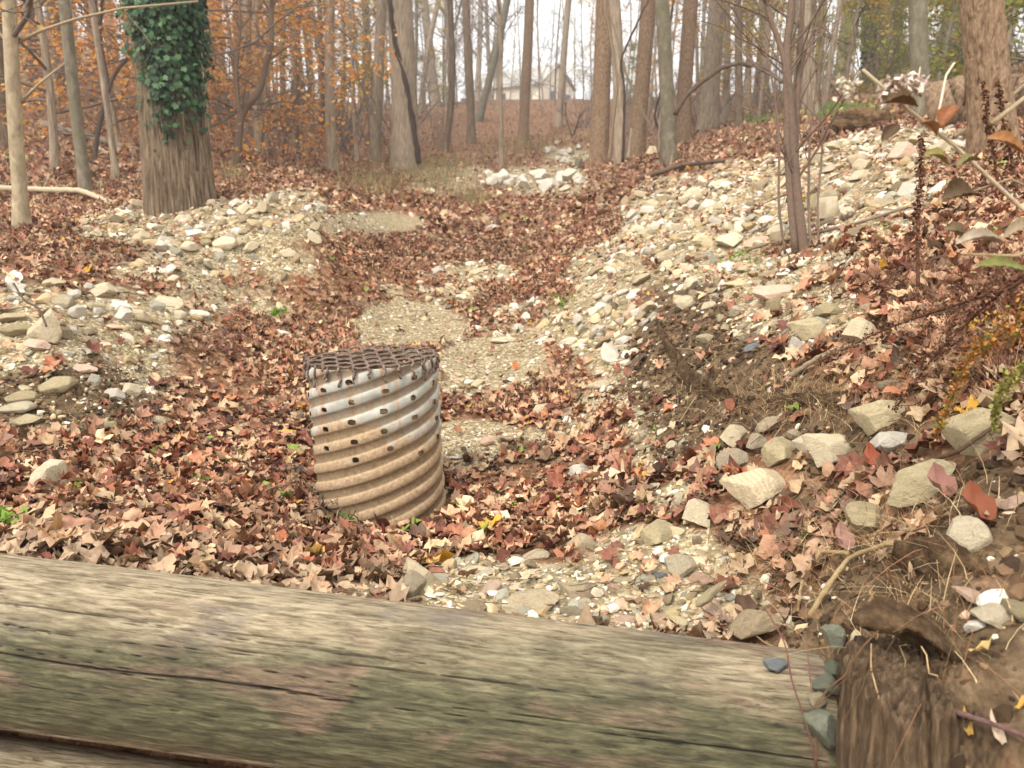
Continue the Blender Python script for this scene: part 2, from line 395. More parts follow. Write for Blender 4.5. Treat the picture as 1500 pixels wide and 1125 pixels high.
def mat_log(name, moss=1.0, dark=0.0):
    """weathered grey-tan pole, grain along local X, algae where rain runs down the face"""
    s = NT(name, 0.82, 0.25)
    v = s.coords((0.16, 1, 1)); g = s.noise(v, 90, 7, 0.70, 0.4); g2 = s.noise(s.coords((0.10, 1, 1)), 26, 6, 0.66, 1.6)
    vs = s.coords((0.35, 1, 1)); b1 = s.noise(vs, 3.0, 5, 0.6, 0.8); b2 = s.noise(vs, 5.5, 5, 0.65, 0.6); b3 = s.noise(vs, 9, 5, 0.6)
    c = s.ramp(g, [(0.31, '#4c4232'), (0.43, '#7e7059'), (0.54, '#978970'), (0.70, '#b2a48a')])
    c = s.mix(s.ramp(g2, [(0.30, 0.9), (0.43, 0.0)]), c, s.mix(1.0, c, (0.42, 0.37, 0.32), 'MULTIPLY'))
    c = s.mix(s.ramp(b3, [(0.54, 0.0), (0.64, 0.55)]), c, '#5f5756')
    mo = s.attr('moss', 'Fac')
    mf = s.math('MULTIPLY', s.ramp(s.math('ADD', s.math('MULTIPLY', mo, 0.62), s.math('MULTIPLY', b1, 0.95)), [(0.48, 0.0), (0.80, 0.88)]), moss)
    c = s.mix(mf, c, s.ramp(g, [(0.32, '#24241a'), (0.5, '#43432d'), (0.70, '#666347')]))
    c = s.mix(s.math('MULTIPLY', s.ramp(b2, [(0.56, 0.0), (0.62, 0.7)]), 1.0), c, s.ramp(g, [(0.35, '#463a33'), (0.7, '#8f7560')]))
    k1 = s.voro(s.coords((0.5, 1, 1)), 2.1); c = s.mix(s.ramp(s.math('ADD', k1, s.math('MULTIPLY', b3, .12)), [(0.10, 0.85), (0.20, 0.0)]), c, '#2b211a')
    fl_ = s.noise(s.coords((0.05, 1, 1)), 150, 3, 0.7, 0.3); c = s.mix(s.ramp(fl_, [(0.33, 0.75), (0.42, 0.0)]), c, '#3a2f24')
    c = s.mix(s.attr('crack', 'Fac'), c, '#1c1610')
    s.mixdark = dark
    if dark: c = s.mix(.85, c, s.ramp(g, [(0.3, '#2a1d13'), (0.5, '#4b3826'), (0.7, '#715a42')]))
    s.bump(s.math('ADD', g, s.math('MULTIPLY', g2, 1.2)), 0.005, 1.0)
    return s.col(c)

def mat_pipe():
    s = NT('galvanised_mud_coated', 0.55, 0.4); v = s.coords()
    n = s.noise(v, 4.5, 5, 0.6, .4); f = s.noise(v, 60, 4, 0.7); st = s.noise(s.coords((1, 1, 0.06)), 26, 4, 0.6)
    zinc = s.ramp(s.noise(v, 13, 4), [(0.3, '#8f8d83'), (0.55, '#aba99d'), (0.8, '#bdbaae')])
    zinc = s.mix(s.ramp(st, [(0.50, 0.0), (0.64, 0.75)]), zinc, '#a8784f')
    mud = s.ramp(f, [(0.3, '#8a745a'), (0.5, '#a58c6e'), (0.75, '#bba688')])
    m = s.math('ADD', s.attr('mud', 'Fac'), s.math('MULTIPLY', s.math('SUBTRACT', n, 0.5), 2.0))
    mf = s.ramp(m, [(0.42, 0.0), (0.58, 1.0)])
    c = s.mix(mf, zinc, mud)
    c = s.mix(s.attr('groove_mud_shade', 'Fac'), c, s.ramp(f, [(0.3, '#5c4a35'), (0.7, '#7d694d')]))  # troughs coloured darker: caked mud plus the shade lying in them
    s.l(s.ramp(mf, [(0, 0.68), (1, 0.92)]), s.b.inputs['Roughness'])
    s.bump(s.math('ADD', f, n), 0.004, 0.6)
    return s.col(c)

M_ground = mat_ground(); M_leaf = mat_leaf(); M_fol = mat_foliage(); M_ivy = mat_ivy()
M_buff = mat_rock('buff_stone', [(0.0, '#7d6c54'), (0.35, '#98866b'), (0.7, '#b2a285'), (1.0, '#c5b79b')])
M_cream = mat_rock('cream_stone', [(0.0, '#9b8a6e'), (0.4, '#b8a98c'), (1.0, '#cec1a6')], '#9c8560', 0.3)
M_white = mat_rock('quartz_stone', [(0.0, '#a79d8c'), (0.5, '#c0b8a8'), (1.0, '#d3ccbe')], '#b09a80', 0.3, 0.6)
M_grey = mat_rock('grey_stone', [(0.0, '#8a7c66'), (0.5, '#a5977e'), (1.0, '#b9ad94')], '#5d5343')
M_olive = mat_rock('olive_stone', [(0.0, '#85775a'), (0.5, '#a59675'), (1.0, '#beb08d')], '#5f5436')
M_pink = mat_rock('pink_stone', [(0.0, '#a88069'), (0.5, '#c0a089'), (1.0, '#d0b8a4')], '#9b7355')
M_slate = mat_rock('blue_grey_stone', [(0.0, '#5c6162'), (0.5, '#757b7b'), (1.0, '#8b8f8d')], '#50565a', .3)
M_green = mat_rock('green_stone', [(0.0, '#5c5c4e'), (0.5, '#7c7e6c'), (1.0, '#9c9e8a')], '#4c5645', .3)
M_band = mat_rock('banded_stone', [(0.0, '#b5a07f'), (0.5, '#cbbb9d'), (1.0, '#dccfb6')], '#9c8560', 0.3, 0.8, '#b39c7c')
ROCKM = dict(buff=M_buff, cream=M_cream, white=M_white, grey=M_grey, olive=M_olive, pink=M_pink, slate=M_slate, green=M_green, band=M_band)
M_twig = mat_vcol('twig', 0.9)
M_pebble = mat_vcol('pebble', 0.85, 90, 0.7, 0.004)
M_bark_ivy = mat_bark('furrowed_brown_bark', '#3f342a', '#75634f', '#9c8973', 34, 2.6, 0.022)
M_bark = mat_bark('grey_brown_bark', '#655849', '#968571', '#b3a28b', 26, 3)
M_bark_dark = mat_bark('dark_bark', '#463a2f', '#73614e', '#92806a', 26, 3)
M_bark_pale = mat_bark('smooth_pale_bark', '#82735c', '#a39277', '#b9a98d', 18, 9, 0.004, '#7b7158', .4)
M_bark_green = mat_bark('green_grey_smooth_bark', '#625a49', '#7b7160', '#938a76', 14, 7, 0.006, '#666348', .5)
M_bark_red = mat_bark('reddish_scaly_bark', '#54402f', '#836a52', '#a48c72', 30, 12, 0.016)
M_log = mat_log('weathered_pole', 1.0); M_log2 = mat_log('weathered_pole_lower_mossy', .7); M_post = mat_log('rotting_post', 0.3, 0.62)  # lower log: same pole recipe with weaker algae
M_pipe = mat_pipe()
s = NT('rusty_wire', 0.75, 0.4); v = s.coords(); M_wire = s.col(s.ramp(s.noise(v, 50, 4), [(0.3, '#43342b'), (0.55, '#6d5a4e'), (0.8, '#957f72')]))
s = NT('cream_siding', 0.7); w_ = s.n('ShaderNodeTexWave'); w_.wave_type = 'BANDS'; w_.bands_direction = 'Z'; w_.inputs['Scale'].default_value = 2.4
s.l(s.coords(), w_.inputs['Vector']); M_siding = s.col(s.ramp(w_.outputs['Fac'], [(0.1, '#ddd3ba'), (0.4, '#efe8d6')]))
s = NT('shingle_roof', 0.9); M_shingle = s.col(s.ramp(s.noise(s.coords(), 6, 4), [(0.3, '#a9a49c'), (0.7, '#bcb7ae')]))
s = NT('window_glass', 0.15, 0.6); M_glass = s.col('#3a4048')
s = NT('white_trim', 0.6); M_trim = s.col('#e6e2da')
# ---------------------------------------------------------------- ground sheet
def axis(neg, pos, n0, n1, a):
    l = -np.sinh(np.linspace(0, np.arcsinh(neg / a), n0))[::-1] * a
    r = np.sinh(np.linspace(0, np.arcsinh(pos / a), n1)) * a
    return np.concatenate([l[:-1], r])
gx = axis(160, 160, 270, 270, 1.7)
gy = np.concatenate([-np.geomspace(0.6, 25, 26)[::-1], np.linspace(-0.5, 0.9, 24)[0:-1], np.geomspace(0.9, 230, 540)])
GX, GY = np.meshgrid(gx, gy); gsh = GX.shape
gz = H(GX.ravel(), GY.ravel())
gg, gs = masks(GX.ravel(), GY.ravel(), gz)
ny, nx = gsh; ii = (np.arange(ny - 1)[:, None] * nx + np.arange(nx - 1)[None]).ravel()
me = make_mesh('ground', np.stack([GX.ravel(), GY.ravel(), gz], -1), [np.stack([ii, ii + 1, ii + nx + 1, ii + nx], -1)], [M_ground], attrs={'gravel': gg, 'soil': gs})
tag(obj('ground', me), kind='structure')
GZ = gz.reshape(gsh)
def H(x, y):
    """height of the ground sheet itself"""
    x = np.atleast_1d(np.asarray(x, float)); y = np.atleast_1d(np.asarray(y, float))
    i = np.clip(np.searchsorted(gx, x) - 1, 0, len(gx) - 2); j = np.clip(np.searchsorted(gy, y) - 1, 0, len(gy) - 2)
    fx = np.clip((x - gx[i]) / (gx[i + 1] - gx[i]), 0, 1); fy = np.clip((y - gy[j]) / (gy[j + 1] - gy[j]), 0, 1)
    return (GZ[j, i] * (1 - fx) + GZ[j, i + 1] * fx) * (1 - fy) + (GZ[j + 1, i] * (1 - fx) + GZ[j + 1, i + 1] * fx) * fy
def nrm(x, y, e=0.06):
    zx = H(x + e, y) - H(x - e, y); zy = H(x, y + e) - H(x, y - e)
    N = np.stack([-zx / (2 * e), -zy / (2 * e), np.ones_like(zx)], -1); return N / np.linalg.norm(N, axis=1)[:, None]

def scatter(n, y0, y1, spread=1.0, pw=2.0):
    """random ground spots in a fan in front of the camera, denser near (pw) """
    u = rng.random(n)
    if pw == 2: y = np.sqrt(y0 ** 2 + u * (y1 ** 2 - y0 ** 2))
    else: y = np.exp(np.log(y0) + u * np.log(y1 / y0))
    x = (rng.random(n) * 2 - 1) * (0.78 * y * spread + 0.35)
    return x, y

def frames(N, yaw):
    """per-instance orthonormal frames with local Z along N"""
    A = np.stack([np.cos(yaw), np.sin(yaw), np.zeros_like(yaw)], -1)
    A = A - N * (A * N).sum(1)[:, None]; A /= np.linalg.norm(A, axis=1)[:, None] + 1e-9
    return np.stack([A, np.cross(N, A), N], -1)      # columns

def stamp(templates, pick, pos, Fr, scale, cols, MBx, mat=0):
    """stamp copies of templates (V, F) into one mesh"""
    for t, (V, F) in enumerate(templates):
        m = np.where(pick == t)[0]
        if not len(m): continue
        sc = scale[m]; sc = sc[:, None, None] if sc.ndim == 1 else sc[:, None, :]
        W = np.einsum('nij,nkj->nki', Fr[m], V[None] * sc) + pos[m][:, None]
        F_ = (F[None] + (np.arange(len(m)) * len(V))[:, None, None]).reshape(-1, F.shape[1])
        c = np.repeat(cols[m], len(V), axis=0)
        if F.shape[1] == 3: MBx.add(W.reshape(-1, 3), F_, None, c, mat)
        else: MBx.add(W.reshape(-1, 3), None, F_, c, mat)

def leaf_template(kind, detail, seed):
    r = np.random.default_rng(seed)
    if kind == 'maple':
        key = [(0, .55), (18, .30), (38, .50), (55, .26), (72, .46), (100, .22), (128, .34), (160, .16), (180, .04)]
    elif kind == 'oak':
        key = [(0, .60), (14, .36), (28, .46), (42, .26), (60, .36), (82, .18), (105, .28), (130, .17), (155, .24), (180, .06)]
    elif kind == 'tulip':
        key = [(0, .28), (20, .46), (42, .48), (60, .26), (85, .42), (115, .40), (145, .28), (180, .05)]
    else:
        key = [(0, .62), (15, .42), (40, .30), (70, .24), (110, .24), (145, .30), (168, .36), (180, .42)]
    if detail == 0: key = key[::2] if key[::2][-1][0] == 180 else key[::2] + [key[-1]]
    a = [k[0] for k in key] + [360 - k[0] for k in key[::-1] if k[0] not in (0, 180)]
    q = [k[1] for k in key] + [k[1] for k in key[::-1] if k[0] not in (0, 180)]
    a = np.radians(a) + r.normal(0, .05, len(a)); q = .30 + (np.array(q) - .30) * .82; q = q * r.uniform(.85, 1.15, len(q))
    ring = np.stack([q * np.sin(a), q * np.cos(a)], -1)
    k = len(a)
    if detail == 2: P = np.vstack([[[0, 0]], ring * .5, ring])
    else: P = np.vstack([[[0, 0]], ring])
    rr = (P ** 2).sum(1)
    # curled: rolled across a random axis, tips turned up or down, creased midrib
    an = r.uniform(0, np.pi); t = P[:, 0] * np.cos(an) + P[:, 1] * np.sin(an)
    c1, c2 = (r.uniform(0.3, 2.4), r.uniform(-.9, .9)) if seed % 3 else (r.uniform(-.2, .5), r.uniform(-.3, .4))
    z = c1 * t * t + c2 * rr + 0.22 * np.abs(P[:, 0]) + 0.085 * r.normal(size=len(P)) * (rr > .02)
    V = np.stack([P[:, 0] * (1 - .35 * abs(c1) * rr), P[:, 1], z], -1)
    j = np.arange(k); j2 = (j + 1) % k
    if detail == 2:
        F = [np.stack([np.zeros(k, int), 1 + j, 1 + j2], -1), np.stack([1 + j, 1 + k + j, 1 + k + j2], -1), np.stack([1 + j, 1 + k + j2, 1 + j2], -1)]
        F = np.vstack(F)
    else: F = np.stack([np.zeros(k, int), 1 + j, 1 + j2], -1)
    return V, F
KINDS = ['maple', 'oval', 'tulip', 'oval', 'oak', 'oak']
LT2 = [leaf_template(KINDS[i % 6], 2, i) for i in range(18)]
LT1 = [leaf_template(KINDS[i % 6], 1, 50 + i) for i in range(12)]
LT0 = [leaf_template(KINDS[i % 6], 0, 90 + i) for i in range(8)]
LEAFC = np.array([lin(c) for c in ('#a5644a', '#8f4c34', '#b98468', '#c9a085', '#7a3c2a', '#d0b095', '#96624c', '#b8714d', '#6b3729', '#c4977a', '#a87965', '#8a5a48', '#b5906f', '#d9c0a4', '#c07a3f', '#c9b08f', '#8c6f58', '#5b4335', '#b39a7e')])
LEAFP = np.array([1.4, 1.2, 1.6, 1.3, 1, .8, 1.3, .9, .8, 1.2, 1.4, 1.1, 1, .6, .25, 1.0, 1.2, .9, 1.0]); LEAFP /= LEAFP.sum()
LEAFC = (LEAFC * .72 + .28 * LEAFC.mean(1)[:, None]) * np.array([1.04, .93, .72])
def leaf_cols(n, x=None, y=None):
    c = LEAFC[rng.choice(len(LEAFC), n, p=LEAFP)] * rng.uniform(.75, 1.2, (n, 1))
    sp_ = rng.random(n); c[sp_ < .006] = lin('#c99a34'); c[(sp_ > .012) & (sp_ < .018)] = lin('#7c8c3a'); c[(sp_ > .018) & (sp_ < .023)] = lin('#a9603a')
    return c

def clear_of_stones(x, y, f=.95):
    ok = np.ones(len(x), bool)
    for (a, b, r) in SPOT:
        if r > .02: ok &= ((x - a) ** 2 + (y + .02 - b) ** 2 > (r * f + .012) ** 2)
    return ok

def leaf_layer(MBx, n, y0, y1, T, s0, s1, keep, pw=2.0, tilt=.35, lift=.02, spread=1.0):
    x, y = scatter(n, y0, y1, spread, pw); z = H(x, y); g, so = masks(x, y, z)
    dens = 1 - (.90 + .08 * fbm2(x * 2, y * 2, 2, 91)) * g; dens = np.minimum(dens, 1 - .95 * so)
    dens = dens * (1 - .93 * masks.sand) * np.clip(.80 + .75 * fbm2(x * 1.1, y * 1.1, 3, 66), .30, 1)
    ok = rng.random(n) < dens * keep
    ok &= ~((y < log_y(x) + .2) & (x < .78) & (y > 0)) 
    ok &= ((x + .57) ** 2 + (y - 3.42) ** 2) > .30 ** 2
    ok &= clear_of_stones(x, y)
    x, y, z = x[ok], y[ok], z[ok]; m = len(x)
    N = nrm(x, y) + rng.normal(0, tilt, (m, 3)); N /= np.linalg.norm(N, axis=1)[:, None]
    sc = rng.uniform(s0, s1, m) * rng.choice([.45, .7, 1, 1.2], m, p=[.2, .25, .4, .15])
    pos = np.stack([x, y, z + lift * rng.random(m) ** 1.3 + .004], -1)
    cols = leaf_cols(m)
    pale = fbm2(x * 1.3, y * 1.3, 2, 77); cols *= (.95 + .30 * pale)[:, None]
    # dry, bleached litter next to the dam
    near = np.exp(-((y - log_y(x) - .2) / .35) ** 2) * (rng.random(m) < .75); near = near[:, None]
    cols = cols * (1 - near) + near * (np.array(lin('#b59a7c')) * rng.uniform(.45, 1.2, (m, 1)))
    stamp(T, rng.integers(0, len(T), m), pos, frames(N, rng.uniform(0, 6.28, m)), sc, cols, MBx)
    return m

# ---------------------------------------------------------------- stones
import bmesh
def rock_template(seed, sub=3, flat=1.0, cuts=15, noise=.06):
    r = np.random.default_rng(seed)
    bm = bmesh.new(); bmesh.ops.create_icosphere(bm, subdivisions=sub, radius=1)
    V = np.array([v.co[:] for v in bm.verts]); F = np.array([[v.index for v in f.verts] for f in bm.faces]); bm.free()
    for i in range(cuts):
        n = r.normal(size=3); n[2] *= 1.2; n /= np.linalg.norm(n); d = r.uniform(.40, .80)
        e = V @ n - d; V = V - n * np.maximum(e, 0)[:, None] * .96
    V[:, 0] *= r.uniform(.9, 1.15); V[:, 1] *= r.uniform(.75, 1.1)
    V = V + V * (noise * fbm(V * 2.3 + seed, 3, seed))[:, None] + (.5 * noise * fbm(V * 6 + seed, 2, seed + 3))[:, None] * V
    V = V / np.abs(V).max(0)         # unit half extents
    return V, F
RT = [rock_template(200 + i, 4) for i in range(14)]
RTs = [rock_template(300 + i, 2, noise=.02) for i in range(12)]
RTp = [rock_template(400 + i, 0 if 0 else 1, cuts=5, noise=.0) for i in range(8)]
RMESH = {}
def rock_mesh(i, mat):
    k = (i, mat)
    if k not in RMESH:
        V, F = RT[i]; RMESH[k] = make_mesh('stone', V, [F], [ROCKM[mat]]); RMESH[k].set_sharp_from_angle(angle=R(38))
    return RMESH[k]

PEBC = np.array([lin(c) for c in ('#a3906c', '#c2b492', '#d9cfb6', '#dcd3bd', '#8b7c62', '#b7a27c', '#cbb38d', '#d2b095', '#9a9684', '#dcd5c6')])
def pebbles(B, n, y0, y1, s0, s1, T, mode='g', pw=2.0, sink=.3, pal=None, zs=(.35, .75)):
    x, y = scatter(n, y0, y1, 1.12, pw); z = H(x, y); g, so = masks(x, y, z)
    d = g * (1 - .8 * so) + .08 * so + .02 if mode == 'g' else np.clip(so, 0, 1)
    if s1 > .03: d = d * (1 - .95 * masks.sand)
    ok = (rng.random(n) < d); ok &= ~((y < log_y(x) + .19) & (x < .62)); ok &= ((x + .57) ** 2 + (y - 3.42) ** 2) > .30 ** 2
    x, y, z = x[ok], y[ok], z[ok]; m = len(x)
    N = nrm(x, y) + rng.normal(0, .35, (m, 3)); N /= np.linalg.norm(N, axis=1)[:, None]
    s = s0 * (s1 / s0) ** (rng.random(m) ** 2.2)
    S = np.stack([s * rng.uniform(.8, 1.4, m), s * rng.uniform(.7, 1.05, m), s * rng.uniform(zs[0], zs[1], m)], -1)
    pos = np.stack([x, y, z + S[:, 2] * (1 - 2 * sink)], -1)
    pl_ = PEBC if pal is None else pal; cols = pl_[rng.integers(0, len(pl_), m)] * rng.uniform(.7, 1.08, (m, 1))
    stamp(T, rng.integers(0, len(T), m), pos, frames(N, rng.uniform(0, 6.28, m)), S, cols, B)
    return m
# ---------------------------------------------------------------- dam logs
def log_mesh(name, L, Rr, mat, seed, n=960, k=520, taper=0.03, mosscen=.12):
    """pole lying along X, origin at its centre; face towards -Y"""
    x = np.linspace(-L / 2, L / 2, n); th = np.arange(k) * 2 * np.pi / k
    X, TH = np.meshgrid(x, th, indexing='ij'); X = X.ravel(); TH = TH.ravel()
    r = Rr * (1 + taper * X / L)
    cx, cy = np.cos(TH), np.sin(TH)
    P = np.stack([X * 0.55, cx * 2.2, cy * 2.2], -1)
    r = r * (1 + 0.034 * fbm(P * 1.1, 4, seed)) 
    G_ = np.stack([X * 2.2, cx * 15, cy * 15], -1)
    grain = fbm(G_, 4, seed + 5); r = r + 0.0022 * grain
    # drying checks: long thin cracks following the grain
    warp = 0.10 * fbm(np.stack([X * 1.3, cx * 1.5, cy * 1.5], -1), 2, seed + 9)
    crack = np.zeros_like(r)
    R_ = np.random.default_rng(seed)
    for i in range(110):
        t0 = R_.uniform(0, 2 * np.pi); xc = R_.uniform(-L / 2, L / 2); hl = R_.uniform(.12, .75); w = R_.choice([.004, .006, .009, .016], p=[.4, .3, .2, .1])
        d = (TH + warp + 0.02 * np.sin(X * 7 + i) - t0 + np.pi) % (2 * np.pi) - np.pi
        e = np.clip(1 - ((X - xc) / hl) ** 2, 0, 1) ** .5
        jag = w * e * (0.6 + 0.8 * np.abs(vnoise(np.stack([X * 25, TH * 3, X * 0], -1), i)))
        crack = np.maximum(crack, np.clip(1 - np.abs(d) / (jag + 1e-5), 0, 1) * np.minimum(1, e * 2))
    fine = sstep(.30, .55, fbm(np.stack([X * 2.6, cx * 30, cy * 30], -1), 3, seed + 31)); r = r - 0.0008 * fine
    r = r - 0.011 * crack
    # flaked patches where the outer rings have come away
    fl = sstep(.28, .36, fbm(np.stack([X * 3.0, cx * 2.6, cy * 2.6], -1), 3, seed + 13)); r = r - 0.004 * fl
    V = np.stack([X, r * cx, r * cy], -1)
    i = np.arange(n - 1)[:, None] * k; j = np.arange(k)[None]; j2 = (j + 1) % k
    F4 = np.stack([i + j, i + k + j, i + k + j2, i + j2], -1).reshape(-1, 4)
    # end faces with rings of verts
    a = n * k; V = np.vstack([V, [-L / 2, 0, 0], [L / 2, 0, 0]]); j = np.arange(k)
    F3 = np.vstack([np.stack([np.full(k, a), j, (j + 1) % k], -1), np.stack([np.full(k, a + 1), (n - 1) * k + (j + 1) % k, (n - 1) * k + j], -1)])
    ang = np.arctan2(cy, -cx)            # 0 facing -Y, + up
    moss = np.exp(-((ang - mosscen) / .6) ** 2); moss = np.append(moss, [0, 0])
    cr = np.append(np.clip(crack * 1.2 + fine * .0, 0, 1), [0, 0])
    return make_mesh(name, V, [F4, F3], [mat], attrs={'moss': moss, 'crack': cr})

def lay(o, A, Bp, roll=0):
    A = Vector(A); Bp = Vector(Bp); o.location = (A + Bp) / 2
    x = (Bp - A).normalized(); y = Vector((0, 0, 1)).cross(x).normalized(); z = x.cross(y)
    o.rotation_euler = (Matrix((x, y, z)).transposed() @ Matrix.Rotation(roll, 3, 'X')).to_euler()

Lg = np.linalg.norm(LOG_B - LOG_A)
o = obj('log', log_mesh('log', Lg, LOG_R, M_log, 3)); lay(o, LOG_A, LOG_B)
tag(o, 'thick grey-tan weathered log streaked with green algae, upper log of the dam', 'log')
A2 = LOG_A + np.array([-.25, -.10, -.375]); B2 = LOG_B + np.array([-.38, -.06, -.42])
o = obj('log', log_mesh('log', np.linalg.norm(B2 - A2), .185, M_log2, 8, 420, 180)); lay(o, A2, B2, .5)
tag(o, 'shaded lower log half hidden beneath the thick upper log of the dam', 'log')

# ---------------------------------------------------------------- upright rotting post at the log end
PC = atD(1345, 1030, 1.36); PR = .138
def post_mesh():
    k, n = 260, 240; zb, zt = -.95, .0
    th = np.arange(k) * 2 * np.pi / k; z = np.linspace(zb, zt, n)
    Z, TH = np.meshgrid(z, th, indexing='ij'); Z = Z.ravel(); TH = TH.ravel(); cx, cy = np.cos(TH), np.sin(TH)
    q = 5.0; sq = (np.abs(cx) ** q + np.abs(cy) ** q) ** (-1 / q)
    r = PR * (0.35 + .65 * sq)
    # rotted away towards the top, leaving fibrous ridges
    top = sstep(-.30, 0, Z + .07 * fbm(np.stack([cx * 4, cy * 4, Z * 2], -1), 2, 61)); fib = fbm(np.stack([cx * 19, cy * 19, Z * 2.4], -1), 3, 62)
    r = r * (1 - .13 * top ** 1.5) + .007 * fib * (.5 + 1.4 * top) - .012 * sstep(.25, .5, fib) * top
    r = r + .004 * fbm(np.stack([cx * 6, cy * 6, Z * 1.5], -1), 3, 65)
    zz = Z - top * .05 * (1 + fib) - .05 * sstep(0, 1, cx) * top
    V = np.stack([r * cx, r * cy, zz], -1)
    i = np.arange(n - 1)[:, None] * k; j = np.arange(k)[None]; j2 = (j + 1) % k
    F4 = np.stack([i + j, i + j2, i + k + j2, i + k + j], -1).reshape(-1, 4)
    # crumbling crown of fibres
    rings = 16; Vs = [V]; base = (n - 1) * k; rt = r[-k:]; prev = np.arange(k) + base; cnt = len(V); F = [F4]
    for m in range(1, rings + 1):
        f = 1 - m / (rings + .5); c = np.stack([rt * f * cx[-k:], rt * f * cy[-k:]], -1)
        h = zz[-k:] * f - .03 * (1 - f) + .020 * fbm(np.stack([c[:, 0] * 60, c[:, 1] * 60, c[:, 0] * 0], -1), 3, 70)
        Vs.append(np.column_stack([c, h])); cur = np.arange(k) + cnt; cnt += k
        F.append(np.stack([prev, prev[(np.arange(k) + 1) % k], cur[(np.arange(k) + 1) % k], cur], -1)); prev = cur
    V = np.vstack(Vs)
    cr = np.zeros(len(V)); cr[:len(fib)] = np.clip(.55 * sstep(.1, .5, fib) * (.25 + top), 0, 1); cr[len(fib):] = .35
    # local X is the grain axis for the log material: build standing, then swap axes and rotate the object
    V = np.stack([V[:, 2], V[:, 1], -V[:, 0]], -1)
    return make_mesh('wooden_post', V, F, [M_post], attrs={'moss': np.full(len(V), .25), 'crack': cr})
o = obj('wooden_post', post_mesh()); o.location = (PC[0], PC[1], PC[2] + .10)
o.rotation_euler = (Matrix.Rotation(R(-7), 3, 'Y') @ Matrix.Rotation(R(-90), 3, 'Y')).to_euler()
tag(o, 'dark upright rotting wooden post with fibrous crumbling top at the end of the dam log', 'post')

# ---------------------------------------------------------------- perforated corrugated riser
PX, PY = -.612, 3.43; PIR = .287; PZ0 = float(H(PX, PY)[0]); PTOP = atY(545, 526, 3.43)[2]
riser = empty('drain_riser', (PX, PY, PZ0), 'corrugated metal drain riser, mud stained and perforated, standing in the leaves', 'drain pipe')
riser.rotation_euler = (R(-1.0), R(-2.2), 0)
def pipe_mesh():
    hgt = PTOP - PZ0 + .15; k, n = 720, 420
    th = np.arange(k) * 2 * np.pi / k; z = np.linspace(-.15, PTOP - PZ0, n)
    Z, TH = np.meshgrid(z, th, indexing='ij'); Z = Z.ravel(); TH = TH.ravel()
    pitch = .086; ph = 2 * np.pi * Z / pitch - 6 * TH
    wv = np.sin(ph); r = PIR + .0063 * np.sign(wv) * np.abs(wv) ** .55
    r = r + .007 * fbm(np.stack([np.cos(TH) * 2, np.sin(TH) * 2, Z * 3.5], -1), 3, 80) - .012 * np.exp(-((TH - 4.9) / .16) ** 2 - ((Z - .56) / .05) ** 2)
    r = r + .012 * np.sin(TH * 2 + 1) * .4
    V = np.stack([r * np.cos(TH), r * np.sin(TH), Z], -1)
    i = np.arange(n - 1)[:, None] * k; j = np.arange(k)[None]; j2 = (j + 1) % k
    F = np.stack([i + j, i + j2, i + k + j2, i + k + j], -1).reshape(-1, 4)
    fc = (TH[F[:, 0]] + np.pi / k), (Z[F[:, 0]] + Z[F[:, 2]]) / 2
    kill = np.zeros(len(F), bool)
    # punched holes: one on each corrugation crest, in columns round the pipe
    rr = np.random.default_rng(4)
    for cth in np.radians(np.arange(10, 370, 27.7)):
        for m in range(-40, 40):
            t = cth + .012 * (m % 7)
            zc = (np.pi / 2 + 2 * np.pi * m + 6 * t) / (2 * np.pi) * pitch
            if not (.30 < zc < PTOP - PZ0 - .045) or rr.random() < .06: continue
            t += rr.normal(0, .02)
            dth = (fc[0] - t + np.pi) % (2 * np.pi) - np.pi
            hw = rr.uniform(.013, .018); hh = rr.uniform(.010, .0125)
            kill |= (np.abs(dth * PIR) / hw) ** 3 + (np.abs(fc[1] - zc) / hh) ** 3 < 1
    F = F[~kill]
    mud = .95 - .85 * sstep(.22, .60, Z)
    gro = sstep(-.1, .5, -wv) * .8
    # wall thickness: an inner skin, its mud darkened as shade seen through the holes
    Vi = V.copy(); Vi[:, :2] *= (1 - .006 / PIR)
    Fi = F[:, ::-1] + len(V)
    top = (n - 1) * k + np.arange(k); tn = (n - 1) * k + (np.arange(k) + 1) % k
    Fr = np.stack([top, tn, tn + len(V), top + len(V)], -1)
    return make_mesh('pipe_wall', np.vstack([V, Vi]), [F, Fi, Fr], [M_pipe], attrs={'mud': np.concatenate([mud, mud * 0 + 1]), 'groove_mud_shade': np.concatenate([gro, gro * 0 + .8])})
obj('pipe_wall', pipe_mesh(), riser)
# rolled rim at the top
th = np.linspace(0, 2 * np.pi, 97)
# trash cover of crimped woven wire; ends bent down over the rim
def wire_cover():
    B = MB(); zt = PTOP - PZ0 + .012; Rm = PIR + .005; r = .0058; sp = .062; rg = np.random.default_rng(6)
    ks = np.arange(-4.5, 5) * sp
    for d in (0, 1):
        for i, c in enumerate(ks):
            if abs(c) >= Rm - .01: continue
            h = math.sqrt(Rm ** 2 - c * c); t = np.linspace(-h, h, 90)
            crimp = .006 * np.cos(np.pi * t / sp + np.pi * (i + d)); sag = -.008 * (1 - (t ** 2 + c * c) / Rm ** 2)
            side = .0015 * np.sin(np.pi * t / sp * 1.0 + i)
            P = np.stack([t, c + side, zt + crimp + sag], -1)
            # bent-down ends
            for s in (-1, 1):
                L = rg.uniform(.04, .095); u = np.linspace(0, 1, 9)[1:]
                e = np.stack([np.full(8, s * h) + s * .012 * np.sin(u * 1.5), c + .006 * np.sin(u * 9 + i), zt - L * u ** 1.2], -1)
                P = np.vstack([P, e]) if s > 0 else np.vstack([e[::-1], P])
            if d: P = P[:, [1, 0, 2]]
            B.tube(P, r, 6, (1, 1, 1))
    return B.mesh('wire_cover', [M_wire])
